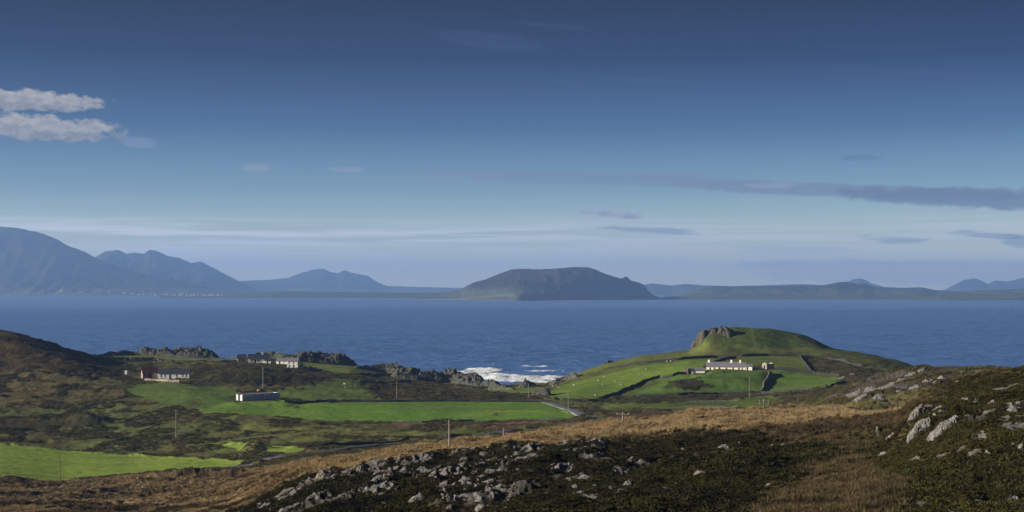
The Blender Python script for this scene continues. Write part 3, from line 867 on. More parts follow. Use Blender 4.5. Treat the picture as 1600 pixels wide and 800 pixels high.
M['hide_black'] = simple_mat('black_hide', (0.014, 0.012, 0.012), (0.03, 0.025, 0.022), 4.0, 0.7)
M['hide_tan'] = simple_mat('tan_hide', (0.33, 0.22, 0.12), (0.22, 0.14, 0.08), 4.0, 0.8)
M['road'] = simple_mat('tarmac', (0.085, 0.088, 0.095), (0.06, 0.062, 0.068), 0.7, 0.75, 0.01)
M['pond'] = simple_mat('track_gravel', (0.15, 0.15, 0.16), (0.10, 0.10, 0.11), 0.8, 0.7, 0.01)

rk, t = material('quartzite')
ob = t.node('ShaderNodeTexCoord').outputs['Object']
ri = t.node('ShaderNodeObjectInfo').outputs['Random']
q1 = t.noise(ob, 1.6, 7, 0.65, 0.3)
q2 = t.noise(t.node('ShaderNodeMapping', {'Vector': ob, 'Scale': (1, 1, 3.0), 'Rotation': (0.4, 0.2, 0)}).outputs[0], 3.5, 5, 0.6)
c_ = t.mix(t.smooth(q1, 0.35, 0.62), (0.175, 0.172, 0.172, 1), (0.060, 0.058, 0.058, 1))
c_ = t.mix(t.smooth(q2, 0.52, 0.72, 0, 0.85), c_, (0.05, 0.047, 0.042, 1))
c_ = t.mix(t.m('MULTIPLY', ri, 0.35), c_, (0.20, 0.18, 0.16, 1))
t.put(t.b.inputs['Base Color'], c_)
t.b.inputs['Roughness'].default_value = 0.9
bp = t.node('ShaderNodeBump', {'Height': t.m('ADD', q1, q2), 'Strength': 0.9, 'Distance': 0.12})
t.l.new(bp.outputs[0], t.b.inputs['Normal'])
ROCK = rk
cr_, t = material('coast_rock')
ob = t.node('ShaderNodeNewGeometry').outputs['Position']
q1 = t.noise(ob, 0.35, 7, 0.7, 0.3)
q2 = t.noise(ob, 1.6, 5, 0.65)
nzz = t.node('ShaderNodeSeparateXYZ', {0: t.node('ShaderNodeNewGeometry').outputs['Normal']}).outputs[2]
c_ = t.mix(t.smooth(q1, 0.35, 0.65), (0.036, 0.035, 0.036, 1), (0.095, 0.090, 0.084, 1))
c_ = t.mix(t.smooth(q2, 0.55, 0.75, 0, 0.8), c_, (0.045, 0.04, 0.04, 1))
grass = t.m('MULTIPLY', t.smooth(nzz, 0.42, 0.72), t.smooth(q1, 0.46, 0.54, 1.0, 0.0))
c_ = t.mix(t.m('MULTIPLY', grass, 0.85), c_, (0.060, 0.080, 0.024, 1))
t.put(t.b.inputs['Base Color'], c_)
t.b.inputs['Roughness'].default_value = 0.95
bp = t.node('ShaderNodeBump', {'Height': t.m('ADD', q1, q2), 'Strength': 1.0, 'Distance': 0.8})
t.l.new(bp.outputs[0], t.b.inputs['Normal'])
COAST = cr_

# ------------------------------------------------------------------ rocks
def ico(sub):
    bm = bmesh.new()
    bmesh.ops.create_icosphere(bm, subdivisions=sub, radius=1.0)
    v = np.array([p.co[:] for p in bm.verts])
    f = np.array([[q.index for q in fc.verts] for fc in bm.faces])
    bm.free()
    return v, f
ICO2, ICO3 = ico(2), ico(3)


def lump(seed, base=ICO2, cuts=9, rough=0.10):
    """angular boulder: sphere cut by random planes, then roughened"""
    r = np.random.default_rng(seed)
    v, f = base[0].copy(), base[1]
    for _ in range(cuts):
        n = r.normal(size=3); n /= np.linalg.norm(n)
        k = r.uniform(0.45, 0.8)
        dd = v @ n - k
        v = v - np.clip(dd, 0, None)[:, None] * n * 0.93
    s = r.uniform(0, 50, 3)
    nn = fbm(v[:, 0] * 2.2 + v[:, 2] * 1.7 + s[0], v[:, 1] * 2.2 - v[:, 2] * 1.3 + s[1], seed, 3)
    return v * (1 + rough * nn)[:, None], f


def cluster(seed, n, spread, size, flat, base=ICO2, tilt=0.3, cuts=9, stretch=1.0):
    r = np.random.default_rng(seed)
    V, Fs, off = [], [], 0
    for i in range(n):
        v, f = lump(seed * 31 + i, base, cuts)
        s = size * r.uniform(0.5, 1.0) if i else size * 1.1
        sc = np.array([s * r.uniform(0.8, 1.5) * stretch, s * r.uniform(0.7, 1.2), s * flat * r.uniform(0.7, 1.3)])
        v = v * sc
        a, b = r.uniform(0, 6.28) if stretch == 1.0 else r.uniform(-.3, .3), tilt * r.uniform(0.3, 1.2)
        ca, sa, cb, sb = math.cos(a), math.sin(a), math.cos(b), math.sin(b)
        v = v @ np.array([[cb, 0, sb], [0, 1, 0], [-sb, 0, cb]]).T @ np.array([[ca, -sa, 0], [sa, ca, 0], [0, 0, 1]]).T
        p = np.array([r.uniform(-1, 1) * spread[0], r.uniform(-1, 1) * spread[1], 0]) if i else np.zeros(3)
        V.append(v + p); Fs.append(f + off); off += len(v)
    return np.vstack(V), np.vstack(Fs)


GR_NEAR = 'pale rocks breaking through the heather of the near slope'
def patch(name, cx, cy, ang, lx, ly, hfun, res_x, res_y, mat):
    """a piece of bedrock: its own surface rising through and dipping under the turf"""
    u, v = np.meshgrid(np.linspace(-1, 1, res_x), np.linspace(-1, 1, res_y))
    xl, yl = u * lx, v * ly
    ca, sa = math.cos(ang), math.sin(ang)
    x, y = cx + xl * ca - yl * sa, cy + xl * sa + yl * ca
    zz = ground_v(x, y) + hfun(u, v, x, y)
    c0 = np.array([cx, cy, float(ground(cx, cy))])
    V = np.stack([x.ravel(), y.ravel(), zz.ravel()], 1) - c0
    me = mesh_np(name, V, grid_faces(res_y, res_x), False)
    me.materials.append(mat)
    return me, c0


rock_n = [0]


def place_rock(px, py, wpx, hpx, label, group, face=False):
    rock_n[0] += 1
    sd = 1000 + rock_n[0] * 37
    x, y, z = hit(px, py)
    w, hgt = wpx / F * y, hpx / F * y
    lx = w * 0.70
    ly = max(w * 1.0, hgt * 1.3) * rnd.uniform(0.8, 1.3)
    hh_ = max(hgt * 0.48, w * 0.08)
    if face:
        lx, ly, hh_ = w * 0.90, w * 0.60, hgt * 0.50
    c1, c2 = rnd.uniform(0.22, 0.34) * w, rnd.uniform(0.09, 0.13) * w
    lean = 0.0 if face else rnd.uniform(-0.1, 0.35)
    skew = rnd.uniform(-.4, .6)

    def hf(u, v, X_, Y_):
        r2 = u * u + v * v
        env = np.clip(1.08 - r2 + 0.55 * fbm(u * 2.2 + sd, v * 2.2, sd, 3), 0, 1) ** (0.35 if face else 0.6)
        env = env * (r2 < 1.6) * np.clip(1.25 - np.maximum(abs(u), abs(v)) ** 6 * 1.6, 0, 1)
        a1, e1 = cells(X_ / c1 + skew * Y_ / c1, Y_ / (c1 * (0.9 if face else 1.8)), sd)
        a2, e2 = cells(X_ / c2 + skew * Y_ / c2, Y_ / (c2 * 1.5), sd + 3)
        top = ((0.70 + 0.10 * a1 + 0.06 * a2) - 0.16 * (e1 < 0.10) - 0.07 * (e2 < 0.12)) - 0.16 * (1 - ridged(u * 4.5 + 0.6 * v + sd, v * 0.4, sd, 2)) if face else ((0.50 + 0.32 * a1 + 0.16 * a2 + lean * u + 0.25 * v) - 0.22 * (e1 < 0.10) - 0.09 * (e2 < 0.12))
        return hh_ * (env * top * (1.7 if face else 1.35) - 0.30 - 0.6 * (1 - env) ** 2)
    big = wpx > 15
    me, c0 = patch('rock', x, y + ly * 0.35, rnd.uniform(-.3, .3), lx, ly, hf, 44 if big else 20, 34 if big else 16, ROCK)
    o = link('rock', me, None, None, None, label, 'rock', group)
    o.location = c0
    return o


named = [
    (515, 752, 46, 20, 'big pale outcrop at the lower edge of the tan grass, widest rock on that corner'),
    (506, 741, 24, 10, 'flat light slab just above the big outcrop beside the tan grass'),
    (462, 757, 14, 5, 'small white stone on the border of heather and tan grass'),
    (345, 792, 18, 10, 'pale stone alone at the bottom edge of the brown grass'),
    (440, 780, 20, 6, 'low grey slab below the tan grass border in dark heather'),
    (565, 738, 16, 12, 'upright grey block east of the big outcrop'),
    (655, 738, 20, 14, 'chunky light boulder in heather with a flat ledge trailing beneath'),
    (640, 752, 34, 7, 'long thin pale ledge under the chunky boulder'),
    (600, 748, 26, 9, 'broken pale outcrop in the middle of the western heather'),
    (648, 785, 34, 22, 'largest white boulder near the lower edge of the picture'),
    (588, 790, 30, 7, 'flat white slab beside the largest white boulder'),
    (690, 737, 34, 9, 'row of low pale stones in heather south of the utility pole'),
    (757, 761, 62, 8, 'very long white ledge lying level in the dark heather'),
    (752, 737, 20, 8, 'small light rock above the very long ledge'),
    (795, 716, 12, 6, 'single white stone just below the ridge line boulder'),
    (826, 700, 20, 10, 'dark grey boulder standing on the ridge against tan grass'),
    (790, 701, 22, 5, 'thin pale slab on the ridge beside the dark boulder'),
    (702, 782, 20, 14, 'grey boulder right of the largest white boulder'),
    (755, 793, 24, 9, 'white stone at the very bottom of the heather slope'),
    (842, 750, 14, 11, 'rounded pale stone in plain green heather'),
    (810, 733, 18, 5, 'thin light slab at mid slope in dark heather'),
    (886, 738, 38, 15, 'bright two-part outcrop tilted upward in the central heather'),
    (955, 710, 28, 7, 'tilted pale slab high on the central heather slope'),
    (926, 711, 14, 5, 'little pale stone beside the tilted slab'),
    (968, 738, 38, 15, 'shattered grey outcrop of many blocks in the central heather'),
    (981, 757, 15, 12, 'single leaning grey block below the shattered outcrop'),
    (1055, 719, 24, 10, 'bright rounded rock in the upper eastern heather'),
    (1072, 724, 16, 7, 'smaller rock leaning on the bright rounded rock'),
    (1095, 740, 19, 11, 'pale boulder in the eastern heather with dark hollow above'),
    (1133, 737, 24, 8, 'bluish flat slab next to the pale eastern boulder'),
    (966, 790, 40, 16, 'broad fissured outcrop at the bottom centre of the slope'),
    (1040, 790, 16, 10, 'lone grey stone at the bottom edge east of the fissured outcrop'),
    (905, 771, 18, 8, 'pale stone above a trail of slabs near the bottom'),
    (925, 780, 34, 8, 'trail of pale slabs dropping toward the bottom outcrop'),
    (881, 758, 11, 5, 'tiny bright stone below the two-part outcrop'),
    (884, 692, 20, 8, 'pale slab on the ridge line at the edge of the tan grass'),
    (932, 688, 18, 7, 'grey rock on the crest where heather meets tan grass'),
    (1092, 715, 18, 10, 'small bluish outcrop near the upper eastern heather rim'),
    (1130, 703, 34, 9, 'bluish broken outcrop below the tan crest'),
    (1136, 716, 26, 5, 'narrow slab beneath the bluish broken outcrop'),
    (1204, 699, 10, 7, 'white end stone of the boulder pair on the brown flat'),
    (1221, 698, 15, 11, 'dark boulder of the pair on the brown flat'),
    (1262, 713, 16, 5, 'flat grey stone in brown grass beside a white stone'),
    (1284, 717, 7, 6, 'small bright white stone alone in brown grass'),
    (1372, 678, 6, 12, 'upright white stone at the foot of the green hill'),
    (1390, 686, 14, 7, 'grey rock low on the green hill near the upright white stone'),
    (1437, 676, 26, 30, 'tall fluted rock face, western of the two on the green hill'),
    (1476, 674, 36, 28, 'tall fluted rock face with dark hollow, eastern of the two on the green hill'),
    (1433, 650, 18, 22, 'curved pale rib of rock climbing above the fluted face'),
    (1450, 637, 16, 8, 'pale ledge near the top of the curved rib'),
    (1468, 642, 26, 12, 'slanting pale slab above the hollow rock face'),
    (1512, 626, 26, 12, 'slanting grey rock high on the green hill'),
    (1524, 631, 14, 10, 'pale rock just below the slanting grey one'),
    (1503, 637, 6, 4, 'tiny white stone below the high slanting rocks'),
    (1578, 608, 42, 10, 'long pale outcrop near the skyline of the green hill'),
    (1592, 644, 28, 11, 'pale curved outcrop on the eastern shoulder of the green hill'),
    (1502, 603, 26, 6, 'thin pale slab just under the green hill skyline'),
    (1535, 602, 16, 5, 'pale stone under the skyline east of the thin slab'),
    (1546, 712, 9, 15, 'upright white boulder on the lower green hill'),
    (1540, 719, 10, 6, 'small stones at the foot of the upright white boulder'),
    (1502, 729, 8, 5, 'small pale stone west of the upright white boulder'),
    (1543, 747, 8, 5, 'white stone halfway between the upright boulder and the bottom'),
    (1514, 763, 22, 8, 'pale ledge in the dark gully of the green hill'),
    (1548, 768, 30, 6, 'low scattered ledge in the gully beside the pale ledge'),
    (1583, 786, 26, 10, 'pale slanting rock at the lower corner of the hill'),
    (1512, 800, 14, 9, 'white rock cut by the bottom edge on the green hill'),
    (1476, 799, 24, 9, 'grey rock at the bottom edge west of the white one'),
    (1592, 662, 14, 6, 'white chip below the curved outcrop'),
    (1588, 690, 26, 9, 'dark creviced rock on the eastern edge of the hill'),
]
for q in named:
    place_rock(q[0], q[1], q[2], q[3], q[4], 'rocks on the near slopes', 'fluted' in q[4])
import re
CUT = re.compile(r' (at|just|on|in|beside|under|below|above|near|of|with|lying|standing|alone|east|south|high|low|against|next|leaning|dropping|climbing|halfway|around|cut|west|beneath|right)\b')


def scrap_label(px, py, w):
    q = min(named, key=lambda n_: (n_[0] - px) ** 2 + 4 * (n_[1] - py) ** 2)
    near_ = CUT.split(q[4])[0]
    near_ = near_ if len(near_.split()) > 1 else 'pale rock'
    ddx, ddy = px - q[0], py - q[1]
    rel_ = ('east of' if ddx > 0 else 'west of') if abs(ddx) > 2 * abs(ddy) else ('below' if ddy > 0 else 'above')
    far_ = 'close ' if abs(ddx) + 2 * abs(ddy) < 40 else 'a little way '
    return f"{'tiny' if w < 6 else 'small' if w < 9 else 'medium'} scrap of rock {far_}{rel_} the {near_.replace(',', '')}"

# smaller stones round the outcrops and the pale rock bands of the western heather
zones = [
    ('scrap of pale rock among the heather west of the largest white boulder', 590, 60, 765, 25, 45),
    ('grey scrap of rock on the heather around the chunky boulder', 660, 70, 745, 22, 44),
    ('scrap of rock above and below the very long white ledge', 755, 60, 758, 24, 34),
    ('scrap of pale rock beside the two-part outcrop in central heather', 900, 60, 745, 30, 28),
    ('scrap of rock near the fissured bottom outcrop', 990, 70, 780, 14, 24),
    ('scrap of rock on the heather under the tan crest in the east', 1110, 55, 715, 20, 22),
    ('stone scattered on the brown flat before the green hill', 1240, 70, 735, 30, 12),
    ('scrap of pale rock on the upper green hill', 1510, 60, 635, 22, 20),
    ('scrap of rock in the gully of the lower green hill', 1545, 50, 760, 26, 20),
]
for lab, cx, rx, cy, ry, n in zones:
    for _ in range(n):
        px, py = rnd.gauss(cx, rx * 0.6), rnd.gauss(cy, ry * 0.6)
        w = rnd.choice([4, 5, 6, 8, 10, 14])
        if py > 803 or px > 1605 or (PXG[0, 0] > px):
            continue
        if px < 1400 and py < np.interp(px, [480, 600, 830, 1000, 1130, 1250], [750, 728, 699, 694, 678, 700]):
            continue
        place_rock(px, py, w, w * rnd.uniform(0.3, 0.6), scrap_label(px, py, w), 'scraps of rock on the near slopes')
# the rocky rim of the mid ridge
GR = 'grey rocks on the dark ridge between headland and green hill'
for (px, py, w, hh_) in [(1441, 581, 10, 4), (1424, 586, 16, 6), (1412, 594, 22, 8), (1398, 600, 18, 6), (1385, 605, 22, 7), (1362, 610, 20, 6), (1336, 615, 18, 6), (1322, 619, 14, 5), (1430, 606, 16, 5), (1460, 598, 20, 6), (1450, 596, 12, 7), (1475, 590, 14, 5), (1530, 581, 18, 4), (1502, 582, 12, 4), (1345, 622, 16, 6), (1310, 624, 14, 5), (1332, 588, 8, 7), (1316, 592, 10, 8), (1375, 622, 18, 6), (1405, 612, 14, 5)]:
    place_rock(px, py, w, hh_, f"{'broad' if w > 19 else 'mid-sized' if w > 13 else 'narrow'} grey rock {'at the skyline' if py < 585 else 'low beside the enclosed fields' if px < 1340 else 'just under the skyline' if py < 601 else 'on the lower flank'} of the dark ridge", GR)


def outcrop(seed, pts, depth, size, label, mat=COAST, n=60, hk=1.0, flat=0.9, cat='rock', name='rock_outcrop'):
    """crag along a line of (px, py foot, height px)"""
    P = np.array(pts, float)
    W = np.array([hit(p[0], p[1]) for p in P])
    W[:, 1] = np.convolve(np.pad(W[:, 1], 1, mode='edge'), [.25, .5, .25], 'valid')
    nx_ = int(np.clip((W[-1, 0] - W[0, 0] + 2 * size) / 0.45, 24, 220))
    ny_ = int(np.clip(depth * 1.5 / 0.6, 16, 70))
    xs = np.linspace(W[0, 0] - size, W[-1, 0] + size, nx_)
    yb = np.interp(xs, W[:, 0], W[:, 1])
    hp = np.interp(xs, W[:, 0], P[:, 2] / F * W[:, 1])
    v = np.linspace(-0.15, 1.25, ny_)[:, None]
    x = np.broadcast_to(xs, (ny_, nx_)).copy()
    y = yb[None] + depth * v
    gz_ = ground_v(x, y)
    dv = (v - 0.5) / 0.62
    ue = np.clip(np.minimum(xs - xs[0], xs[-1] - xs) / size, 0, 1)[None]
    env = np.clip(1.0 - dv ** 2, 0, 1) ** 0.7 * sstep(ue, 0, 0.9)
    env = env * np.clip(0.88 + 0.4 * fbm(x * 0.06, y * 0.08, seed, 3), 0, 1.2)
    a1, e1 = cells(x / (size * .9), y / (size * 1.1), seed * 11)
    a2, e2 = cells(x / (size * .38) + y * .05, y / (size * .45), seed * 13)
    a3, e3 = cells(x / (size * .17), y / (size * .2), seed * 17)
    top = 0.56 + 0.24 * a1 + 0.15 * a2 + 0.08 * a3 + 0.30 * (ridged(x * 0.16, y * 0.1, seed + 3, 4) - .5) - 0.10 * (e2 < 0.10) - 0.10 * (e1 < 0.06)
    zz = gz_ + hp[None] * hk * env * top * 1.08 - 0.4 - 1.2 * (env < 0.08)
    c0 = np.array([x.mean(), y.mean(), zz.mean()])
    V = np.stack([x.ravel(), y.ravel(), zz.ravel()], 1) - c0
    o = link(name, mesh_np(name, V, grid_faces(ny_, nx_), False), mat, None, None, label, cat, 'rock outcrops along the shore')
    o.location = c0
    return o


outcrop(1, [(148, 553, 7), (165, 550, 12), (185, 550, 13), (205, 552, 10), (225, 553, 16)], 26, 5, 'long jagged outcrop on the sea edge above the dark hill end', n=70)
outcrop(2, [(222, 553, 17), (245, 554, 16), (265, 555, 19), (290, 556, 20), (310, 556, 20), (328, 558, 17)], 28, 6, 'jagged rock ridge on the shore between dark hill and white farmhouses', n=80)
outcrop(3, [(150, 560, 7), (195, 562, 6), (235, 564, 8), (262, 566, 6)], 12, 3.2, 'low rubble band at the edge of the thin coastal pasture', n=55)
outcrop(4, [(388, 556, 10), (400, 556, 16), (420, 557, 18), (440, 557, 14), (455, 558, 10)], 24, 5.5, 'domed crag rising directly behind the white farmhouse', n=70)
outcrop(5, [(455, 561, 12), (470, 564, 20), (490, 567, 22), (510, 569, 17), (530, 570, 18), (546, 571, 8)], 28, 6, 'broad crag behind and beyond the two-storey house', n=90)
outcrop(6, [(556, 576, 5), (570, 576, 8), (590, 580, 12), (605, 581, 16), (625, 585, 15)], 26, 4.5, 'western end of the dark boulder spur by the cove', n=70)
outcrop(7, [(622, 590, 14), (650, 594, 17), (680, 597, 20), (705, 599, 22), (730, 602, 24), (748, 603, 16)], 34, 6, 'massive boulder spur beside the white surf', n=150)
outcrop(8, [(560, 596, 5), (600, 598, 6), (640, 597, 7)], 8, 2.6, 'low rubble wall in front of the boulder spur', n=40)
outcrop(9, [(756, 603, 12), (766, 604, 15), (776, 606, 9)], 14, 3.4, 'rounded sea rock at the tip of the spur amid surf', n=18)
outcrop(10, [(768, 608, 9), (785, 609, 10), (800, 609, 8)], 12, 3.2, 'pale rock cluster on the small cove pasture', n=24)
outcrop(11, [(815, 606, 12), (821, 606, 21), (828, 606, 12), (838, 606, 6)], 7, 2.6, 'pointed sea stack standing in front of the surf', n=22, hk=1.1)
outcrop(12, [(836, 617, 8), (848, 617, 12), (856, 616, 9)], 8, 2.6, 'grey knob of rock at the pasture corner near the road', n=20)
outcrop(13, [(862, 600, 5), (868, 600, 8), (875, 598, 7)], 8, 2.2, 'little dark rock hump at the cove edge', n=14)
outcrop(14, [(886, 594, 10), (893, 592, 15), (900, 590, 10)], 10, 2.6, 'dark notched rock where the headland meets the cove', n=22)
outcrop(15, [(944, 567, 4), (950, 566, 8), (956, 565, 5)], 6, 1.8, 'small rock step on the headland skyline near the cove', n=10)
outcrop(16, [(366, 557, 5), (374, 557, 6)], 8, 2.2, 'dark stone lump on the skyline west of the domed crag', n=10)
outcrop(17, [(1290, 560, 4), (1320, 568, 6), (1350, 574, 4)], 10, 2.2, 'stony patch on the brown end of the headland', n=24)

# cliff on the headland knoll: upright fluted columns
cliffm = simple_mat('cliff_rock', (0.090, 0.080, 0.062), (0.024, 0.022, 0.019), 0.5, 0.95, 0.5, (1, 1, 0.35))
r_ = np.random.default_rng(5)
V, Fs, off = [], [], 0
kx, ky, kz = hit(1115, 541)
for i in range(64):
    u = r_.uniform(0, 1)
    px = 1088 + 55 * u
    d = np.interp(px, [1088, 1098, 1145], [948, 918, 912]) + r_.uniform(-1, 7)
    topy = np.interp(px, [1088, 1092, 1100, 1112, 1125, 1143, 1146], [533, 519, 515, 513, 510, 512, 516]) + r_.uniform(0, 3.5)
    boty = np.interp(px, [1088, 1100, 1112, 1128, 1143], [543, 542, 538, 530, 526])
    zt, zb = H - d * (topy - HOR) / F, H - d * (boty - HOR) / F - 2
    v, f = lump(900 + i, ICO3, 8, 0.14)
    w = r_.uniform(1.2, 3.4)
    v = v * np.array([w, w * 1.3, (zt - zb) * 0.56])
    V.append(v + np.array([(px - 800) / F * d - kx, d - ky, (zt + zb) / 2 - kz])); Fs.append(f + off); off += len(v)
cl_ = link('cliff', mesh_np('cliff', np.vstack(V), np.vstack(Fs), False), cliffm, None, None, 'brown fluted cliff at the western end of the headland knoll', 'cliff')
cl_.location = (kx, ky, kz)

# ------------------------------------------------------------------ box-built things
class MB:
    def __init__(self):
        self.v, self.f = [], []

    def box(self, x0, x1, y0, y1, z0, z1):
        n = len(self.v)
        self.v += [(x0, y0, z0), (x1, y0, z0), (x1, y1, z0), (x0, y1, z0), (x0, y0, z1), (x1, y0, z1), (x1, y1, z1), (x0, y1, z1)]
        self.f += [(n, n+3, n+2, n+1), (n+4, n+5, n+6, n+7), (n, n+1, n+5, n+4), (n+1, n+2, n+6, n+5), (n+2, n+3, n+7, n+6), (n+3, n, n+4, n+7)]
        return self

    def prism(self, pts, axis, a, b):
        """polygon pts in the plane across axis ('x' -> (y,z), 'y' -> (x,z)), extruded a..b"""
        n, k = len(self.v), len(pts)
        for q in (a, b):
            for (u, w) in pts:
                self.v.append((q, u, w) if axis == 'x' else (u, q, w))
        self.f.append(tuple(range(n, n + k)))
        self.f.append(tuple(range(n + 2 * k - 1, n + k - 1, -1)))
        for i in range(k):
            j = (i + 1) % k
            self.f.append((n + i, n + k + i, n + k + j, n + j))
        return self

    def tube(self, p, q, r0, r1, k=8):
        p, q = Vector(p), Vector(q)
        ax = (q - p).normalized()
        s = ax.orthogonal().normalized()
        t_ = ax.cross(s)
        n = len(self.v)
        for c, r in ((p, r0), (q, r1)):
            for i in range(k):
                a = 2 * math.pi * i / k
                self.v.append(tuple(c + s * math.cos(a) * r + t_ * math.sin(a) * r))
        for i in range(k):
            j = (i + 1) % k
            self.f.append((n + i, n + j, n + k + j, n + k + i))
        self.f.append(tuple(range(n + k - 1, n - 1, -1)))
        self.f.append(tuple(range(n + k, n + 2 * k)))
        return self

    def mesh(self, name):
        me = bpy.data.meshes.new(name)
        me.from_pydata(self.v, [], self.f)
        bm = bmesh.new(); bm.from_mesh(me)
        bmesh.ops.recalc_face_normals(bm, faces=bm.faces)
        bm.to_mesh(me); bm.free()
        return me

    def build(self, name, mat, parent=None, **k):
        return link(name, self.mesh(name), mat, parent, **k)


def empty(name, loc, rz, label, cat, group=None):
    o = bpy.data.objects.new(name, None)
    COL.objects.link(o)
    o.location = loc
    o.rotation_euler = (0, 0, rz)
    o['label'] = label
    o['category'] = cat
    if group:
        o['group'] = group
    o.empty_display_size = 1
    return o


def pierced(mb, x0, x1, z0, z1, y0, y1, holes):
    """wall slab from x0..x1, z0..z1 between y0 and y1, leaving holes (hx0,hx1,hz0,hz1) open"""
    xs = sorted({x0, x1, *[h_[0] for h_ in holes], *[h_[1] for h_ in holes]})
    zs = sorted({z0, z1, *[h_[2] for h_ in holes], *[h_[3] for h_ in holes]})
    for i in range(len(xs) - 1):
        col = []
        for j in range(len(zs) - 1):
            mx, mz = (xs[i] + xs[i+1]) / 2, (zs[j] + zs[j+1]) / 2
            if any(h_[0] < mx < h_[1] and h_[2] < mz < h_[3] for h_ in holes):
                continue
            if col and col[-1][1] == zs[j]:
                col[-1][1] = zs[j+1]
            else:
                col.append([zs[j], zs[j+1]])
        for a, b in col:
            mb.box(xs[i], xs[i+1], y0, y1, a, b)


def cottage(name, px, py, L, W, hw, rise, rz, label, cat='house', wall='whitewash', roof='slate', windows=(), doors=(), chimneys=(), door_mat='door', gable_hole=None, roofed=True, group=None, storeys=1, dz=0.0, after=None, over_=0.25, wall_label=None, chim='whitewash'):
    """front face at local y=0 looking to -y, x from 0..L; px,py = picture point of the front foot at x=0"""
    x, y, z = hit(px, py)
    if after:                                   # butts on to the end of another building
        x, y = after[0].location.x + after[1] * math.cos(after[0].rotation_euler.z), after[0].location.y + after[1] * math.sin(after[0].rotation_euler.z)
        z = ground(x, y)
    x2, y2 = x + L * math.cos(rz), y + L * math.sin(rz)
    z = min(z, ground(x2, y2)) + dz
    root = empty(name, (x, y, z), rz, label, cat, group)
    T = 0.45
    wb = MB()
    holes = []
    for (wx, ww, wz_, wh) in windows:
        holes.append((wx - ww / 2, wx + ww / 2, wz_, wz_ + wh))
    for (dx_, dw, dh) in doors:
        holes.append((dx_ - dw / 2, dx_ + dw / 2, 0.02, dh))
    pierced(wb, 0, L, -2.0, hw, 0, T, holes)
    wb.box(0, L, W - T, W, -2.0, hw)
    gp = [(T, -2.0), (W - T, -2.0), (W - T, hw), (W / 2, hw + rise), (T, hw)]
    g2_ = [(T, -2.0), (W - T, -2.0), (W - T, hw), (T, hw)] if not roofed and gable_hole is None and rise == 0 else [(T + 0.001, -2.0), (W - T - 0.001, -2.0), (W - T - 0.001, hw + rise * 2 * T / W), (W / 2, hw + rise), (T + 0.001, hw + rise * 2 * T / W)]
    if gable_hole:
        a, b, top = gable_hole
        wb.box(0, T, T + 0.001, a, -2.0, top)
        wb.box(0, T, b, W - T - 0.001, -2.0, top)
        if rise > 0:
            wb.prism([(T + 0.001, top), (W - T - 0.001, top), (W - T - 0.001, hw + rise * 2 * T / W), (W / 2, hw + rise), (T + 0.001, hw + rise * 2 * T / W)], 'x', 0, T)
    else:
        wb.prism(g2_, 'x', 0, T)
    wb.prism(g2_, 'x', L - T, L)
    wall_o = wb.build('wall', M[wall], root)
    for (wx, ww, wz_, wh) in windows:
        fr = MB()
        t_ = 0.09
        a, b, c, d_ = wx - ww / 2, wx + ww / 2, wz_, wz_ + wh
        fr.box(a, a + t_, 0.16, 0.26, c, d_).box(b - t_, b, 0.16, 0.26, c, d_).box(a + t_, b - t_, 0.16, 0.26, c, c + t_).box(a + t_, b - t_, 0.16, 0.26, d_ - t_, d_)
        fr.box(a + t_, b - t_, 0.165, 0.25, (c + d_) / 2 - 0.03, (c + d_) / 2 + 0.03)
        fo = fr.build('window', M['door'] if wall != 'whitewash' else M['greywash'], root)
        MB().box(a + t_, b - t_, 0.20, 0.225, c + t_, d_ - t_).build('pane', M['glass'], fo)
        MB().box(a - 0.1, b + 0.1, -0.08, -0.002, c - 0.12, c - 0.01).build('sill', M['greywash'], fo)
    for (dx_, dw, dh) in doors:
        do = MB().box(dx_ - dw / 2 + .002, dx_ + dw / 2 - .002, 0.14, 0.22, 0.03, dh - .002).build('door', M[door_mat], root)
        MB().box(dx_ + dw * 0.32, dx_ + dw * 0.38, 0.09, 0.139, 1.0, 1.12).build('handle', M['porcelain'], do)
    if roofed:
        rb = MB()
        e = 0.30
        sl2 = rise / (W / 2)
        th = 0.16
        pts = [(-e, hw - e * sl2 + 0.01), (W / 2, hw + rise + 0.01), (W + e, hw - e * sl2 + 0.01), (W + e, hw - e * sl2 + th), (W / 2, hw + rise + th + 0.03), (-e, hw - e * sl2 + th)]
        rb.prism(pts, 'x', -over_, L + over_)
        ro = rb.build('roof', M[roof], root)
        rd = MB().prism([(W / 2 - 0.25, hw + rise + 0.1), (W / 2 + 0.25, hw + rise + 0.1), (W / 2, hw + rise + 0.34)], 'x', -over_ - 0.01, L + over_ + 0.01)
        rd.build('ridge_cap', M[roof], ro)
        for cx in chimneys:
            cb = MB().box(cx - 0.45, cx + 0.45, W / 2 - 0.4, W / 2 + 0.4, hw + rise - 0.5, hw + rise + 1.15)
            cb.box(cx - 0.53, cx + 0.53, W / 2 - 0.48, W / 2 + 0.48, hw + rise + 1.152, hw + rise + 1.28)
            co = cb.build('chimney', M[chim], ro)
            MB().tube((cx, W / 2, hw + rise + 1.283), (cx, W / 2, hw + rise + 1.65), 0.16, 0.14).build('chimney_pot', M['stone_brown'], co)
    return root


R = math.radians
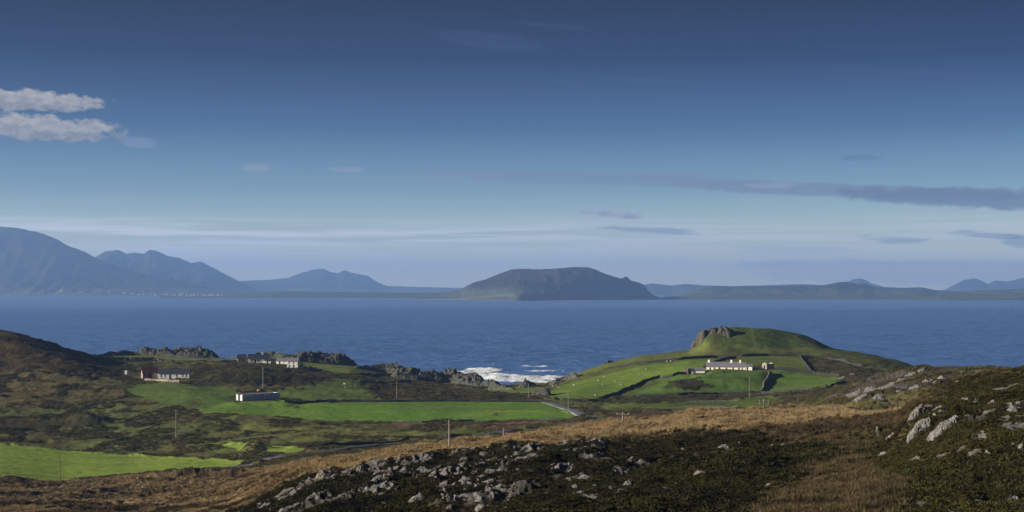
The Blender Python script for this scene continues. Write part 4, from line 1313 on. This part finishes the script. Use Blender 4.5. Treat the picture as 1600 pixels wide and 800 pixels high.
# west farm: long white cottage and red-roofed barn
barn = cottage('barn', 223, 592, 7.6, 5.4, 2.9, 2.3, R(22), 'red-roofed barn with pale stone gable beside the long white cottage', cat='barn', wall='stone', roof='tin_red', doors=[(3.6, 2.0, 2.6)], door_mat='red_door', windows=[(1.2, .7, 1.1, .9)])
cottage('cottage', 246.5, 592, 15.2, 5.2, 2.7, 1.8, R(4), 'long low white cottage with dark slate roof joined to the red barn', windows=[(1.7, .8, .9, 1.3), (3.6, .8, .9, 1.3), (9.2, .8, .9, 1.3), (12.2, .8, .9, 1.3), (13.9, .8, .9, 1.3)], doors=[(6.05, 1.0, 2.1)], chimneys=())
# middle farm
cottage('farmhouse', 387.5, 568, 12.2, 5.4, 2.6, 2.3, R(9), 'white farmhouse with bright gable and long dark roof by the domed crag', windows=[(2.0, .9, .9, 1.2), (5.9, .9, .9, 1.2), (9.4, .9, .9, 1.2)], doors=[(4.0, .9, 2.0)], chimneys=(8.0,))
cottage('byre', 371.5, 567.5, 4.6, 4.6, 2.8, 1.7, R(12), 'dark brown byre abutting the bright gable of the white farmhouse', cat='barn', wall='stone_brown', roof='slate', doors=[(3.3, 1.2, 2.1)])
cottage('shed', 431.5, 569, 6.2, 4.2, 2.0, 1.1, R(-8), 'low whitewashed shed with grey roof beside the two-storey house', cat='shed', wall='whitewash', roof='tile_grey', doors=[(2.0, .9, 1.8)], windows=[(4.6, .6, .8, .7)])
cottage('outhouse', 413, 568, 3.6, 3.4, 1.7, 0.9, R(0), 'small grey outhouse between the farmhouse and the low shed', cat='shed', wall='greywash', roof='slate', doors=[(1.8, .8, 1.5)])
cottage('two_storey_house', 448.5, 575, 5.8, 5.0, 3.7, 1.5, R(-6), 'small two-storey grey-white house with pale roof at the farm edge', wall='greywash', roof='tile_grey', windows=[(1.2, .7, 2.3, .9), (3.7, .7, 2.3, .9), (1.2, .8, .6, 1.1)], doors=[(3.7, .9, 1.8)])
# roofless long byre in the valley
cottage('roofless_byre', 378.5, 626.5, 20.0, 4.6, 3.1, 0.0, R(44), 'roofless long byre with white end piers on the edge of the big pasture', cat='ruin', wall='byre_wall', roofed=False, gable_hole=(1.7, 3.2, 2.9))
# headland cottage
cottage('headland_cottage', 1103.5, 580, 19.2, 5.6, 2.35, 2.0, R(-14), 'long cream cottage with three white chimneys on the green headland', wall='cream', roof='tile_grey',
        windows=[(2.0, .75, .75, 1.15), (4.1, .75, .75, 1.15), (10.2, .75, .75, 1.15), (13.4, .75, .75, 1.15), (17.9, .7, .75, 1.15)], doors=[(6.6, .95, 1.95), (16.3, .9, 1.9)], chimneys=(1.0, 12.2, 16.6))
cottage('lean_to', 1165, 578.5, 3.2, 3.6, 1.9, 0.7, R(-14), 'small white lean-to against the east end of the cream cottage', cat='shed', roof='tile_grey', doors=[(0.9, .9, 1.6)])
cottage('ruined_shed', 1068, 584, 2.2, 3.4, 2.3, 0.4, R(-14), 'brown ruined shed with dark doorway west of the cream cottage', cat='ruin', wall='stone_brown', roofed=False, doors=[(1.3, .9, 1.5)])
cottage('pigsty', 1074.5, 584, 2.8, 3.0, 1.6, 0.8, R(-14), 'tiny stone sty between the ruined shed and the tin shed', cat='shed', wall='stone', roof='slate', doors=[(0.9, .8, 1.2)])
cottage('tin_shed', 1083.5, 583, 5.6, 3.2, 1.5, 0.9, R(-4), 'low bluish-roofed shed with white end just west of the cream cottage', cat='shed', wall='whitewash', roof='tile_grey', doors=[(0.8, .7, 1.2)])
cottage('roofless_outbuilding', 1198, 577, 4.4, 4.2, 2.7, 0.6, R(24), 'roofless stone outbuilding with square doorway east of the cottage', cat='ruin', wall='stone', roofed=False, gable_hole=(1.4, 2.6, 1.9))

# far cottages along the opposite shore
hm = MB().box(-7, 7, -3.5, 3.5, -3, 3).prism([(-3.8, 3.0), (3.8, 3.0), (0, 6.0)], 'x', -7.3, 7.3).mesh('far_cottage')
farw = simple_mat('far_whitewash', (0.46, 0.455, 0.44), (0.34, 0.34, 0.33), 0.2, 0.9)
hm.materials.append(farw)
pxs, ds, zs = west_shore
k = 0
for i in range(70):
    px = rnd.choice([rnd.gauss(80, 30), rnd.gauss(225, 25), rnd.gauss(265, 40), rnd.gauss(330, 30), rnd.uniform(0, 395)])
    if not 3 < px < 397:
        continue
    where_ = 'under the big western mountain' if px < 150 else 'in the gap below the mountain notch' if px < 250 else 'below the jagged range' if px < 330 else 'at the thin end of the far shore'
    c = int(np.clip(np.searchsorted(pxs, px), 1, len(pxs) - 1))
    r = rnd.randrange(2, 11)
    d, z = ds[r, c], zs[r, c]
    o = link('far_cottage', hm, None, None, None, 'tiny white cottage across the bay ' + where_ + (' uphill' if z > 45 else ' near water'), 'house', 'tiny white cottages along the far western shore')
    o.location = ((px - 800) / F * d, d, z + 2)
    s = rnd.uniform(0.5, 1.1)
    o.scale = (s, s, s * 0.9)
    o.rotation_euler = (0, 0, rnd.uniform(-1.2, 1.2))

# ------------------------------------------------------------------ dry-stone walls, fences
def stone_wall(pts, label, hgt=1.3, wid=0.7, seed=0, mat='wallstone', name='stone_wall', group='dry-stone field walls'):
    r = np.random.default_rng(seed + 100)
    W = np.array([hit(*p)[:2] for p in pts])
    seg_ = np.hypot(*np.diff(W, axis=0).T)
    cum = np.concatenate([[0], np.cumsum(seg_)])
    n = max(4, int(cum[-1] / 0.7))
    s = np.linspace(0, cum[-1], n)
    x, y = np.interp(s, cum, W[:, 0]), np.interp(s, cum, W[:, 1])
    x = x + 0.25 * fbm(s * 0.15, s * 0, seed, 2); y = y + 0.5 * fbm(s * 0.12, s * 0 + 9, seed, 2)
    tx, ty = np.gradient(x), np.gradient(y)
    ln = np.hypot(tx, ty); nx, ny = -ty / ln, tx / ln
    z = np.array([ground(a, b) for a, b in zip(x, y)])
    hh = hgt * (1 + 0.20 * fbm(s * 0.5, s * 0 + 3, seed + 5, 3)) + r.uniform(-.10, .10, n)
    ring = []
    for (o_, k_) in ((-0.5, 0), (-0.42, 0.5), (-0.27, 0.97), (0.0, 1.04), (0.27, 0.97), (0.42, 0.5), (0.5, 0)):
        j = r.uniform(-.07, .07, n)
        zz = z - 0.7 if k_ == 0 else z + hh * k_ + r.uniform(-.05, .05, n)
        ring.append(np.stack([x + nx * (o_ * wid + j), y + ny * (o_ * wid + j), zz], 1))
    V = np.stack(ring, 0).reshape(-1, 3)
    fs = grid_faces(7, n)
    c0 = V.mean(0)
    return link(name, mesh_np(name, V - c0, fs, False), M[mat], None, None, label, 'wall', group), c0


def put(oc):
    oc[0].location = oc[1]
    return oc[0]


walls = [
    ([(965, 575), (1010, 568), (1060, 563), (1120, 559), (1160, 557), (1200, 556), (1250, 557)], 'long wall crossing the headland above the bright pasture', 1.5),
    ([(935, 625), (960, 618), (985, 607), (1005, 598), (1030, 591)], 'curving wall along the lower edge of the bright headland pasture', 1.6),
    ([(1036, 592), (1052, 588), (1068, 584)], 'short wall running up to the ruined shed', 1.4),
    ([(1100, 577), (1112, 569), (1130, 563), (1150, 560)], 'wall climbing behind the cream cottage to the long wall', 1.5),
    ([(1190, 613), (1194, 602), (1199, 592), (1204, 583)], 'straight wall dropping from the roofless outbuilding, shadow on its east side', 1.7),
    ([(1212, 578), (1240, 581), (1270, 584), (1312, 588)], 'wall running east from the roofless outbuilding', 1.7),
    ([(1250, 557), (1254, 566), (1262, 575), (1268, 582)], 'curved wall with two bushes at its upper end', 1.6),
    ([(998, 620), (1060, 619), (1120, 617), (1190, 614), (1250, 611), (1290, 606), (1318, 597)], 'long wall along the foot of the headland fields', 1.3),
    ([(850, 624), (880, 626), (920, 627), (940, 626)], 'low wall at the western corner of the bright headland pasture', 1.1),
    ([(445, 628), (520, 628), (600, 628), (700, 627), (800, 628), (862, 629)], 'long dark wall behind the big valley pasture', 1.1),
    ([(600, 660), (660, 660), (740, 658), (820, 657), (880, 657)], 'low bank wall along the near edge of the big valley pasture', 0.8),
    ([(300, 562), (345, 566), (385, 568)], 'dark wall leading to the byre', 1.3),
    ([(465, 577), (480, 577), (494, 576)], 'pale wall beside the two-storey house', 1.2),
    ([(226, 594), (245, 595), (262, 596), (280, 597)], 'white-topped garden wall in front of the red barn', 1.1),
    ([(560, 585), (590, 585), (640, 587), (670, 589)], 'thin wall in front of the western boulder spur', 0.9),
    ([(480, 700), (560, 694), (640, 688), (700, 684), (760, 678)], 'dark wall beside the valley road', 1.0),
]
for i, (p, lab, hh_) in enumerate(walls):
    put(stone_wall(p, lab, hh_ * 0.88, 0.7, i * 3, 'stone' if ('garden' in lab or 'straight' in lab or 'pale' in lab) else 'wallstone'))


def pole_at(px, py, hpx, label, mat='wood', arms=1, arm_w=1.5, thick=0.16):
    x, y, z = hit(px, py)
    hh = hpx / F * y
    root = empty('utility_pole', (x, y, z), rnd.uniform(-0.2, 0.2), label, 'pole', 'wooden utility poles in the valley')
    MB().tube((0, 0, -0.5), (0, 0, hh), thick, thick * 0.72, 10).build('pole', M[mat], root)
    for a in range(arms):
        zz = hh - 0.35 - 0.5 * a
        ao = MB().box(-arm_w / 2, arm_w / 2, -thick - 0.10, -thick + 0.01, zz - 0.06, zz + 0.06).build('crossarm', M[mat], root)
        for u in (-0.45, 0.0, 0.45):
            MB().tube((u * arm_w, -thick - 0.04, zz + 0.061), (u * arm_w, -thick - 0.04, zz + 0.26), 0.05, 0.04, 6).build('insulator', M['porcelain'], ao)
    return root


pole_at(93.5, 750, 37, 'dark pole at the near edge of the bright lower pasture', 'wood', 0, 1.2, 0.17)
pole_at(275, 685, 45, 'tall silvery pole beside the brown mound west of the valley road', 'pale_wood', 1, 1.6, 0.17)
pole_at(411, 607, 33, 'pole rising from dark heather behind the roofless byre', 'pale_wood', 1, 1.5, 0.2)
pole_at(702, 697, 42, 'pale pole beyond the tan grass crest', 'pale_wood', 0, 1.5, 0.13)
pole_at(620, 622, 26, 'pole before the boulder spur and behind the big pasture', 'pale_wood', 0, 1.5, 0.18)
pole_at(888, 645, 34, 'pole next to the grey road bend', 'pale_wood', 1, 1.3, 0.16)
pole_at(973, 661, 17, 'short pole on the reddish bog with a broad crossarm', 'pale_wood', 1, 2.2, 0.14)
pole_at(1171, 621, 32, 'pole below the cream cottage in the dark green field', 'pale_wood', 1, 1.3, 0.15)
pole_at(1193, 637, 13, 'short white-topped pole at the edge of the tan grass', 'pale_wood', 2, 2.0, 0.14)
pole_at(787, 684, 15, 'small post beside the valley road', 'pale_wood', 0, 1.0, 0.12)
pole_at(826, 623, 24, 'thin pole before the cove', 'pale_wood', 0, 1.0, 0.15)
pole_at(1247, 627, 11, 'short post by the stony slope east of the fields', 'wood', 1, 2.0, 0.12)

# white pillar west of the barn
x, y, z = hit(197, 585)
pl = MB().box(-.55, .55, -.5, .5, -0.6, 1.9).box(-.65, .65, -.6, .6, 1.901, 2.05)
po = pl.build('gate_pillar', M['whitewash'], None, label='white gate pillar standing west of the red-roofed barn', cat='pillar')
po.location = (x, y, z)


# wire fences
def fence(pts, label, n):
    W = np.array([hit(*p) for p in pts])
    c0 = W.mean(0)
    root = empty('wire_fence', tuple(c0), 0, label, 'fence', 'wire fences')
    pm = MB().box(-.06, .06, -.06, .06, -.4, 1.15).mesh('post')
    s = np.linspace(0, 1, len(W))
    P = []
    for i in range(n):
        u = i / (n - 1)
        a, b = np.interp(u, s, W[:, 0]), np.interp(u, s, W[:, 1])
        P.append((a, b, ground(a, b)))
        o = link('post', pm, M['pale_wood'], root)
        o.location = (a - c0[0], b - c0[1], P[-1][2] - c0[2])
    for zz in (0.65, 1.1):
        wb = MB()
        for p, q in zip(P[:-1], P[1:]):
            wb.tube((p[0] - c0[0], p[1] - c0[1], p[2] - c0[2] + zz), (q[0] - c0[0], q[1] - c0[1], q[2] - c0[2] + zz), 0.022, 0.022, 4)
        wb.build('wire', M['wire'], root)


fence([(1063, 638), (1110, 638), (1152, 637)], 'wire fence glinting across the dull field below the headland', 12)
fence([(1078, 629), (1150, 628)], 'second shorter wire fence above the glinting one', 9)

# bushes at the curved wall
def leaf_ball(seed, n, rx, rz_):
    r = np.random.default_rng(seed)
    d = r.normal(size=(n, 3)); d /= np.linalg.norm(d, axis=1)[:, None]
    lob = 1 + 0.35 * fbm(d[:, 0] * 2 + seed, d[:, 1] * 2 + d[:, 2] * 2, seed, 2)
    rad = (r.random(n) ** 0.45 * lob)[:, None]
    c = d * rad * np.array([rx, rx, rz_]) + np.array([0, 0, rz_ * 0.85])
    a = r.normal(size=(n, 3)); a /= np.linalg.norm(a, axis=1)[:, None]
    b = np.cross(a, r.normal(size=(n, 3))); b /= np.linalg.norm(b, axis=1)[:, None]
    s = (r.uniform(0.5, 1.0, n) * 0.2 * rx)[:, None]
    V = np.stack([c - a * s, c + b * s * 0.7, c + a * s], 1).reshape(-1, 3)
    return V, np.arange(n * 3).reshape(-1, 3)


leafm = simple_mat('bush_leaves', (0.035, 0.055, 0.018), (0.02, 0.03, 0.012), 2.0, 0.9)
for (px, py, s, lab) in [(1253, 559, 1.5, 'western of two dark bushes at the top of the curved wall'), (1261, 559, 1.6, 'eastern of two dark bushes at the top of the curved wall'),
                         (466, 629, 1.6, 'dark bush by the wall at the end of the roofless byre'), (516, 629, 1.2, 'round bush against the long wall of the big pasture'),
                         (1131, 583, 0.8, 'small shrub in front of the cream cottage'), (938, 627, 1.5, 'dark bush at the corner of the curving headland wall'),
                         (868, 625, 1.2, 'bush beside the low wall at the road'), (964, 624, 1.5, 'pale-edged bush below the curving headland wall')]:
    x, y, z = hit(px, py)
    root = empty('bush', (x, y, z), 0, lab, 'bush', 'bushes by the field walls')
    v, f = leaf_ball(int(px), 420, s, s * 0.75)
    link('foliage', mesh_np('foliage', v, f, False), leafm, root)
    MB().tube((0, 0, -.3), (0.05, 0, s * 0.8), 0.10, 0.04, 6).tube((0, 0, 0.1), (s * .4, 0.1, s * 0.8), 0.05, 0.02, 5).tube((0, 0, 0.1), (-s * .4, -.1, s * 0.7), 0.05, 0.02, 5).build('stem', M['wood'], root)

# ------------------------------------------------------------------ animals
def skinned(name, chains, mat):
    """chains of (co, radius) joined by index; returns an evaluated mesh"""
    vs, es, rs = [], [], []
    for v, r in chains['v']:
        vs.append(v); rs.append(r)
    me = bpy.data.meshes.new(name)
    me.from_pydata(vs, chains['e'], [])
    o = bpy.data.objects.new(name, me)
    COL.objects.link(o)
    md = o.modifiers.new('skin', 'SKIN')
    me.skin_vertices.new(name='') if not me.skin_vertices else None
    for i, r in enumerate(rs):
        q = me.skin_vertices[0].data[i]
        q.radius = r if isinstance(r, tuple) else (r, r)
        q.use_root = (i == 0)
    sb = o.modifiers.new('sub', 'SUBSURF'); sb.levels = 1; sb.render_levels = 1
    dg = bpy.context.evaluated_depsgraph_get()
    m2 = bpy.data.meshes.new_from_object(o.evaluated_get(dg))
    bpy.data.objects.remove(o)
    m2.name = name
    m2.materials.clear(); m2.materials.append(mat)
    m2.polygons.foreach_set('use_smooth', np.ones(len(m2.polygons), bool))
    return m2


def quadruped(name, L, Ht, body_r, leg_r, neck, head_down, mat):
    bz = Ht * 0.68
    v = [((0, 0, bz), (body_r * .98, body_r)), ((L * .28, 0, bz + .01), (body_r * .92, body_r)), ((-L * .26, 0, bz), (body_r * .85, body_r * .92)),
         ((L * .40, 0, bz + Ht * .10), body_r * .62)]
    if head_down:
        v += [((L * .58, 0, bz - Ht * .12), body_r * .40), ((L * .66, 0, Ht * .26), body_r * .36), ((L * .74, 0, Ht * .10), body_r * .22)]
    else:
        v += [((L * .55, 0, bz + Ht * .26), body_r * .40), ((L * .64, 0, bz + Ht * .34), body_r * .36), ((L * .82, 0, bz + Ht * .24), body_r * .22)]
    e = [(0, 1), (0, 2), (1, 3), (3, 4), (4, 5), (5, 6)]
    # ears / horns
    n = len(v); v += [((v[5][0][0] - .02, body_r * .55, v[5][0][2] + body_r * .3), body_r * .10), ((v[5][0][0] - .02, -body_r * .55, v[5][0][2] + body_r * .3), body_r * .10)]
    e += [(5, n), (5, n + 1)]
    # tail
    n = len(v); v += [((-L * .42, 0, bz + Ht * .04), body_r * .2), ((-L * .47, 0, Ht * .34), body_r * .09)]
    e += [(2, n), (n, n + 1)]
    for s in (-1, 1):
        n = len(v)
        v += [((L * .30, s * body_r * .55, bz - body_r * .5), leg_r * 1.7), ((L * .29, s * body_r * .58, Ht * .27), leg_r), ((L * .30, s * body_r * .58, 0.02), leg_r * .9)]
        e += [(1, n), (n, n + 1), (n + 1, n + 2)]
        n = len(v)
        v += [((-L * .28, s * body_r * .55, bz - body_r * .35), leg_r * 2.0), ((-L * .24, s * body_r * .58, Ht * .38), leg_r * 1.2), ((-L * .33, s * body_r * .58, Ht * .24), leg_r), ((-L * .31, s * body_r * .58, 0.02), leg_r * .9)]
        e += [(2, n), (n, n + 1), (n + 1, n + 2), (n + 2, n + 3)]
    return skinned(name, {'v': v, 'e': e}, mat)


cow_b = quadruped('cow', 2.3, 1.45, 0.38, 0.085, 0, True, M['hide_black'])
cow_t = quadruped('cow', 2.2, 1.4, 0.37, 0.085, 0, False, M['hide_tan'])
sheep_m = quadruped('sheep', 1.25, 0.82, 0.30, 0.05, 0, True, M['wool'])
sheep_u = quadruped('sheep', 1.25, 0.82, 0.30, 0.05, 0, False, M['wool'])
cows = [(775, 650, 'b', 'black cow grazing alone low on the big valley pasture'), (1159, 626, 'b', 'black cow alone in the dull field below the headland wall'),
        (403, 613, 't', 'brown cow nearest the roofless byre'), (408, 613.5, 'b', 'black cow just east of the brown one behind the byre'),
        (421, 616, 't', 'tan cow midway along the byre wall'), (430, 614, 'b', 'black cow in the middle of the herd behind the byre'),
        (442, 610, 'b', 'black cow at the uphill side of the herd'), (460, 607.5, 'b', 'black cow highest on the slope near the heather'),
        (473, 609, 't', 'tan cow at the eastern end of the herd'), (463, 639, 'b', 'dark cow lying on the big pasture near a pale patch'),
        (556, 604, 't', 'pale brown cow on the knoll far east of the herd')]
for (px, py, kk, lab) in cows:
    x, y, z = hit(px, py)
    o = link('cow', cow_b if kk == 'b' else cow_t, None, None, None, lab, 'cow', 'cattle in the valley')
    o.location = (x, y, z - 0.03)
    o.rotation_euler = (0, 0, rnd.uniform(0, 6.28))
sheep = [(961, 597), (971, 603), (990, 603), (941, 602), (935, 596), (897, 603), (874, 607), (858, 616), (1048, 565), (1042, 566), (930, 619), (864, 604), (540, 606), (538, 601), (793, 609), (765, 611), (1010, 578), (945, 590), (1000, 586)]
sl_lab = {(961, 597): 'sheep in the open middle of the bright headland pasture', (971, 603): 'sheep just above the curving headland wall', (990, 603): 'sheep beyond the curving headland wall on its uphill side', (540, 606): 'lower of two sheep on the knoll east of the herd', (538, 601): 'upper of two sheep on the knoll east of the herd', (793, 609): 'eastern sheep on the small cove green', (765, 611): 'western sheep on the small cove green', (1048, 565): 'sheep under the long headland wall, eastern of a pair', (1042, 566): 'sheep under the long headland wall, western of a pair'}
for i, (px, py) in enumerate(sheep):
    x, y, z = hit(px, py)
    o = link('sheep', sheep_m if i % 3 else sheep_u, None, None, None, sl_lab.get((px, py), 'small white sheep dotted over the headland pasture'), 'sheep', 'sheep')
    o.location = (x, y, z - 0.02)
    o.rotation_euler = (0, 0, rnd.uniform(0, 6.28))


# ------------------------------------------------------------------ roads
def road(pts, w, name, mat, lift=0.18):
    W = np.array([hit(*p)[:2] for p in pts])
    seg_ = np.hypot(*np.diff(W, axis=0).T)
    cum = np.concatenate([[0], np.cumsum(seg_)])
    n = int(cum[-1] / 1.5) + 4
    s = np.linspace(0, cum[-1], n)
    x, y = np.interp(s, cum, W[:, 0]), np.interp(s, cum, W[:, 1])
    k = np.hanning(15); k /= k.sum()
    x = np.convolve(np.pad(x, 7, mode='edge'), k, 'valid'); y = np.convolve(np.pad(y, 7, mode='edge'), k, 'valid')
    tx, ty = np.gradient(x), np.gradient(y)
    ln = np.hypot(tx, ty) + 1e-9; nx, ny = -ty / ln, tx / ln
    z = np.array([max(ground(a + q * b1, b + q * b2) for q in (-w / 2, -w / 4, 0, w / 4, w / 2)) for a, b, b1, b2 in zip(x, y, nx, ny)])
    z = np.convolve(np.pad(z, 7, mode='edge'), k, 'valid') + lift
    V = np.stack([np.stack([x + nx * q * w, y + ny * q * w, z + dz], 1) for q, dz in ((-.62, -1.0), (-.5, 0), (-.25, .03), (0, .05), (.25, .03), (.5, 0), (.62, -1.0))], 0).reshape(-1, 3)
    link(name, mesh_np(name, V, grid_faces(7, n), False), mat, kind='structure')


road([(846, 627), (862, 631), (885, 639), (910, 648), (928, 654)], 4.2, 'road', M['pond'])
road([(928, 655), (900, 664), (860, 669), (810, 673), (760, 678), (690, 686), (620, 693), (560, 699), (500, 706), (462, 711), (440, 716), (420, 721), (395, 726), (350, 732)], 3.4, 'road', M['road'])
road([(448, 714), (436, 717), (420, 722), (410, 725)], 5.5, 'lay_by', M['pond'], 0.34)

# ------------------------------------------------------------------ tufts of heather, grass and rushes
def gnodes(name, protos):
    ng = bpy.data.node_groups.new(name, 'GeometryNodeTree')
    ng.interface.new_socket('Geometry', in_out='INPUT', socket_type='NodeSocketGeometry')
    ng.interface.new_socket('Geometry', in_out='OUTPUT', socket_type='NodeSocketGeometry')
    N, Lk = ng.nodes, ng.links
    gi, go = N.new('NodeGroupInput'), N.new('NodeGroupOutput')
    jg = N.new('GeometryNodeJoinGeometry')
    for p in reversed(protos):
        oi = N.new('GeometryNodeObjectInfo'); oi.inputs['Object'].default_value = p; oi.inputs['As Instance'].default_value = True
        Lk.new(oi.outputs['Geometry'], jg.inputs[0])
    ip = N.new('GeometryNodeInstanceOnPoints')
    def na(nm, typ):
        a = N.new('GeometryNodeInputNamedAttribute'); a.data_type = typ; a.inputs[0].default_value = nm
        return a.outputs[0]
    Lk.new(gi.outputs[0], ip.inputs['Points'])
    Lk.new(jg.outputs[0], ip.inputs['Instance'])
    ip.inputs['Pick Instance'].default_value = True
    Lk.new(na('pick', 'INT'), ip.inputs['Instance Index'])
    Lk.new(na('turn', 'FLOAT_VECTOR'), ip.inputs['Rotation'])
    Lk.new(na('size', 'FLOAT_VECTOR'), ip.inputs['Scale'])
    Lk.new(ip.outputs[0], go.inputs[0])
    return ng


def tuft_mesh(kind, seed):
    r = np.random.default_rng(seed)
    if kind == 'heather':
        n = 130
        d = r.normal(size=(n, 3)); d[:, 2] = np.abs(d[:, 2]); d /= np.linalg.norm(d, axis=1)[:, None]
        rr = (0.55 + 0.45 * r.random(n))[:, None]
        c = d * rr * np.array([0.5, 0.5, 0.42])
        a = d * 0.6 + r.normal(size=(n, 3)) * 0.5; a /= np.linalg.norm(a, axis=1)[:, None]
        b = np.cross(a, r.normal(size=(n, 3))); b /= np.linalg.norm(b, axis=1)[:, None]
        s = r.uniform(0.07, 0.15, n)[:, None]
        V = np.stack([c - b * s * .5 - a * s * .4, c + b * s * .5 - a * s * .4, c + a * s], 1).reshape(-1, 3)
        return V, np.arange(3 * n).reshape(-1, 3)
    n = 60
    ang = r.uniform(0, 6.28, n); lean = r.uniform(0.1, 0.75, n); ln = r.uniform(0.35, 0.75, n)
    base = np.stack([r.normal(size=n) * .10, r.normal(size=n) * .10, np.zeros(n)], 1)
    dr = np.stack([np.cos(ang) * lean, np.sin(ang) * lean, np.ones(n)], 1)
    tip = base + dr * ln[:, None] * np.array([1, 1, .8]); tip[:, 2] -= lean * .12
    sd = np.stack([-np.sin(ang), np.cos(ang), np.zeros(n)], 1) * 0.022
    V = np.stack([base - sd, base + sd, tip], 1).reshape(-1, 3)
    return V, np.arange(3 * n).reshape(-1, 3)


def cover_mat(name, cols, rough=1.0):
    m_, t = material(name)
    ri = t.node('ShaderNodeObjectInfo').outputs['Random']
    ps = t.node('ShaderNodeNewGeometry').outputs['Position']
    n_ = t.noise(ps, 0.30, 5, 0.7)
    f_ = t.m('ADD', t.m('MULTIPLY', ri, 0.3), t.m('ADD', t.m('MULTIPLY', t.smooth(n_, 0.32, 0.68), 0.45), t.m('MULTIPLY', t.smooth(t.noise(ps, 0.06, 3, 0.6), 0.35, 0.65), 0.25)))
    k = len(cols)
    colr = t.ramp(f_, [(i / (k - 1), c) for i, c in enumerate(cols)])
    t.put(t.b.inputs['Base Color'], colr)
    t.b.inputs['Roughness'].default_value = rough
    t.b.inputs['Specular IOR Level'].default_value = 0.05
    return m_


def scatter(name, cells, kind, mat, smin, smax, label, hz=1.0):
    """cells: flat indices into the land grid"""
    protos = []
    for i in range(4):
        v, f = tuft_mesh(kind, 500 + i + len(name))
        me = mesh_np(name + '_tuft', v, f, False)
        me.materials.append(mat)
        protos.append(bpy.data.objects.new(name + '_tuft', me))
    r_i, c_i = np.unravel_index(cells, X.shape)
    r_i = np.clip(r_i, 0, NR - 2); c_i = np.clip(c_i, 0, NC - 2)
    u, w = rng.random(len(cells)), rng.random(len(cells))
    def bl(A):
        return (A[r_i, c_i] * (1-u) * (1-w) + A[r_i, c_i+1] * u * (1-w) + A[r_i+1, c_i] * (1-u) * w + A[r_i+1, c_i+1] * u * w)
    P = np.stack([bl(X), bl(D), bl(Z) - 0.04], 1)
    me = bpy.data.meshes.new(name)
    me.vertices.add(len(P)); me.vertices.foreach_set('co', P.astype(np.float32).ravel())
    n = len(P)
    s = (rng.uniform(smin, smax, n) * np.clip(0.85 + 0.9 * bl(n2) + 0.4 * bl(n3), 0.35, 1.7))[:, None] * np.array([1, 1, hz]) * rng.uniform(0.8, 1.2, (n, 3))
    at = me.attributes.new('size', 'FLOAT_VECTOR', 'POINT'); at.data.foreach_set('vector', s.astype(np.float32).ravel())
    tr = np.zeros((n, 3)); tr[:, 2] = rng.uniform(0, 6.28, n)
    at = me.attributes.new('turn', 'FLOAT_VECTOR', 'POINT'); at.data.foreach_set('vector', tr.astype(np.float32).ravel())
    at = me.attributes.new('pick', 'INT', 'POINT'); at.data.foreach_set('value', rng.integers(0, 4, n).astype(np.int32))
    o = link(name, me, mat, kind='stuff', label=label)
    o.modifiers.new('tufts', 'NODES').node_group = gnodes(name, protos)
    return o


hcol = [(0.005, 0.0045, 0.003), (0.013, 0.012, 0.006), (0.028, 0.028, 0.009), (0.040, 0.029, 0.014)]
mcol = [(0.010, 0.009, 0.005), (0.024, 0.022, 0.009), (0.044, 0.043, 0.013), (0.046, 0.034, 0.016)]
gcol = [(0.050, 0.038, 0.024), (0.19, 0.14, 0.074), (0.31, 0.23, 0.125), (0.14, 0.125, 0.055)]
vcol = [(0.020, 0.019, 0.009), (0.050, 0.052, 0.018), (0.105, 0.088, 0.034), (0.060, 0.040, 0.020)]
scol = [(0.012, 0.010, 0.007), (0.040, 0.033, 0.018), (0.100, 0.076, 0.040), (0.042, 0.044, 0.018)]
flat = lambda mk: np.nonzero(mk.ravel())[0]
nearz = (D > 75) & (D < 240) & (PXG > -60) & (PXG < 1680)
def pick(mk, n):
    c = flat(mk)
    return rng.choice(c, min(n, len(c)), replace=False)
scatter('heather', pick((COVER == 2) & nearz, 42000), 'heather', cover_mat('heather_twigs', hcol), 0.5, 1.15, 'dark heather covering the near rocky slope', 0.85)
scatter('moorland_scrub', pick((COVER == 4) & nearz, 26000), 'heather', cover_mat('scrub_leaves', mcol), 0.4, 0.9, 'olive scrub covering the near green hill', 0.8)
scatter('dry_grass', pick((COVER == 3) & (D > 75) & (D < 460) & (PXG > -60) & (PXG < 1680), 46000), 'grass', cover_mat('dry_grass_blades', gcol), 0.7, 1.7, 'tan dry grass of the near ridge and lower slope', 0.8)
scatter('sedge', pick((COVER == 7) & (D > 75) & (D < 460) & (PXG > -60) & (PXG < 1680), 30000), 'grass', cover_mat('sedge_blades', scol), 0.6, 1.4, 'brown sedge and heath between the tan crest and the green hill', 0.8)
scatter('valley_scrub', pick(((COVER == 0) | (COVER == 2)) & (D > 420) & (D < 1000) & (PXG > -60) & (PXG < 1680) & (n2 + n4 > -0.1), 60000), 'heather', cover_mat('valley_scrub_leaves', vcol), 0.9, 2.2, 'rough scrub and rushes over the valley floor', 0.6)

# ------------------------------------------------------------------ haze
hz = MB().box(-18000, 18000, -60, 34000, -14.5, 612).build('haze', None, None, kind='stuff')
hzm = bpy.data.materials.new('haze_air')
hzm.use_nodes = True
t = NT(hzm.node_tree); t.n.clear()
out = t.node('ShaderNodeOutputMaterial')
pv = t.node('ShaderNodeVolumePrincipled', {'Color': (0.25, 0.465, 0.98, 1), 'Density': 6.3e-5, 'Anisotropy': 0.1})
t.l.new(pv.outputs[0], out.inputs['Volume'])
hz.data.materials.append(hzm)
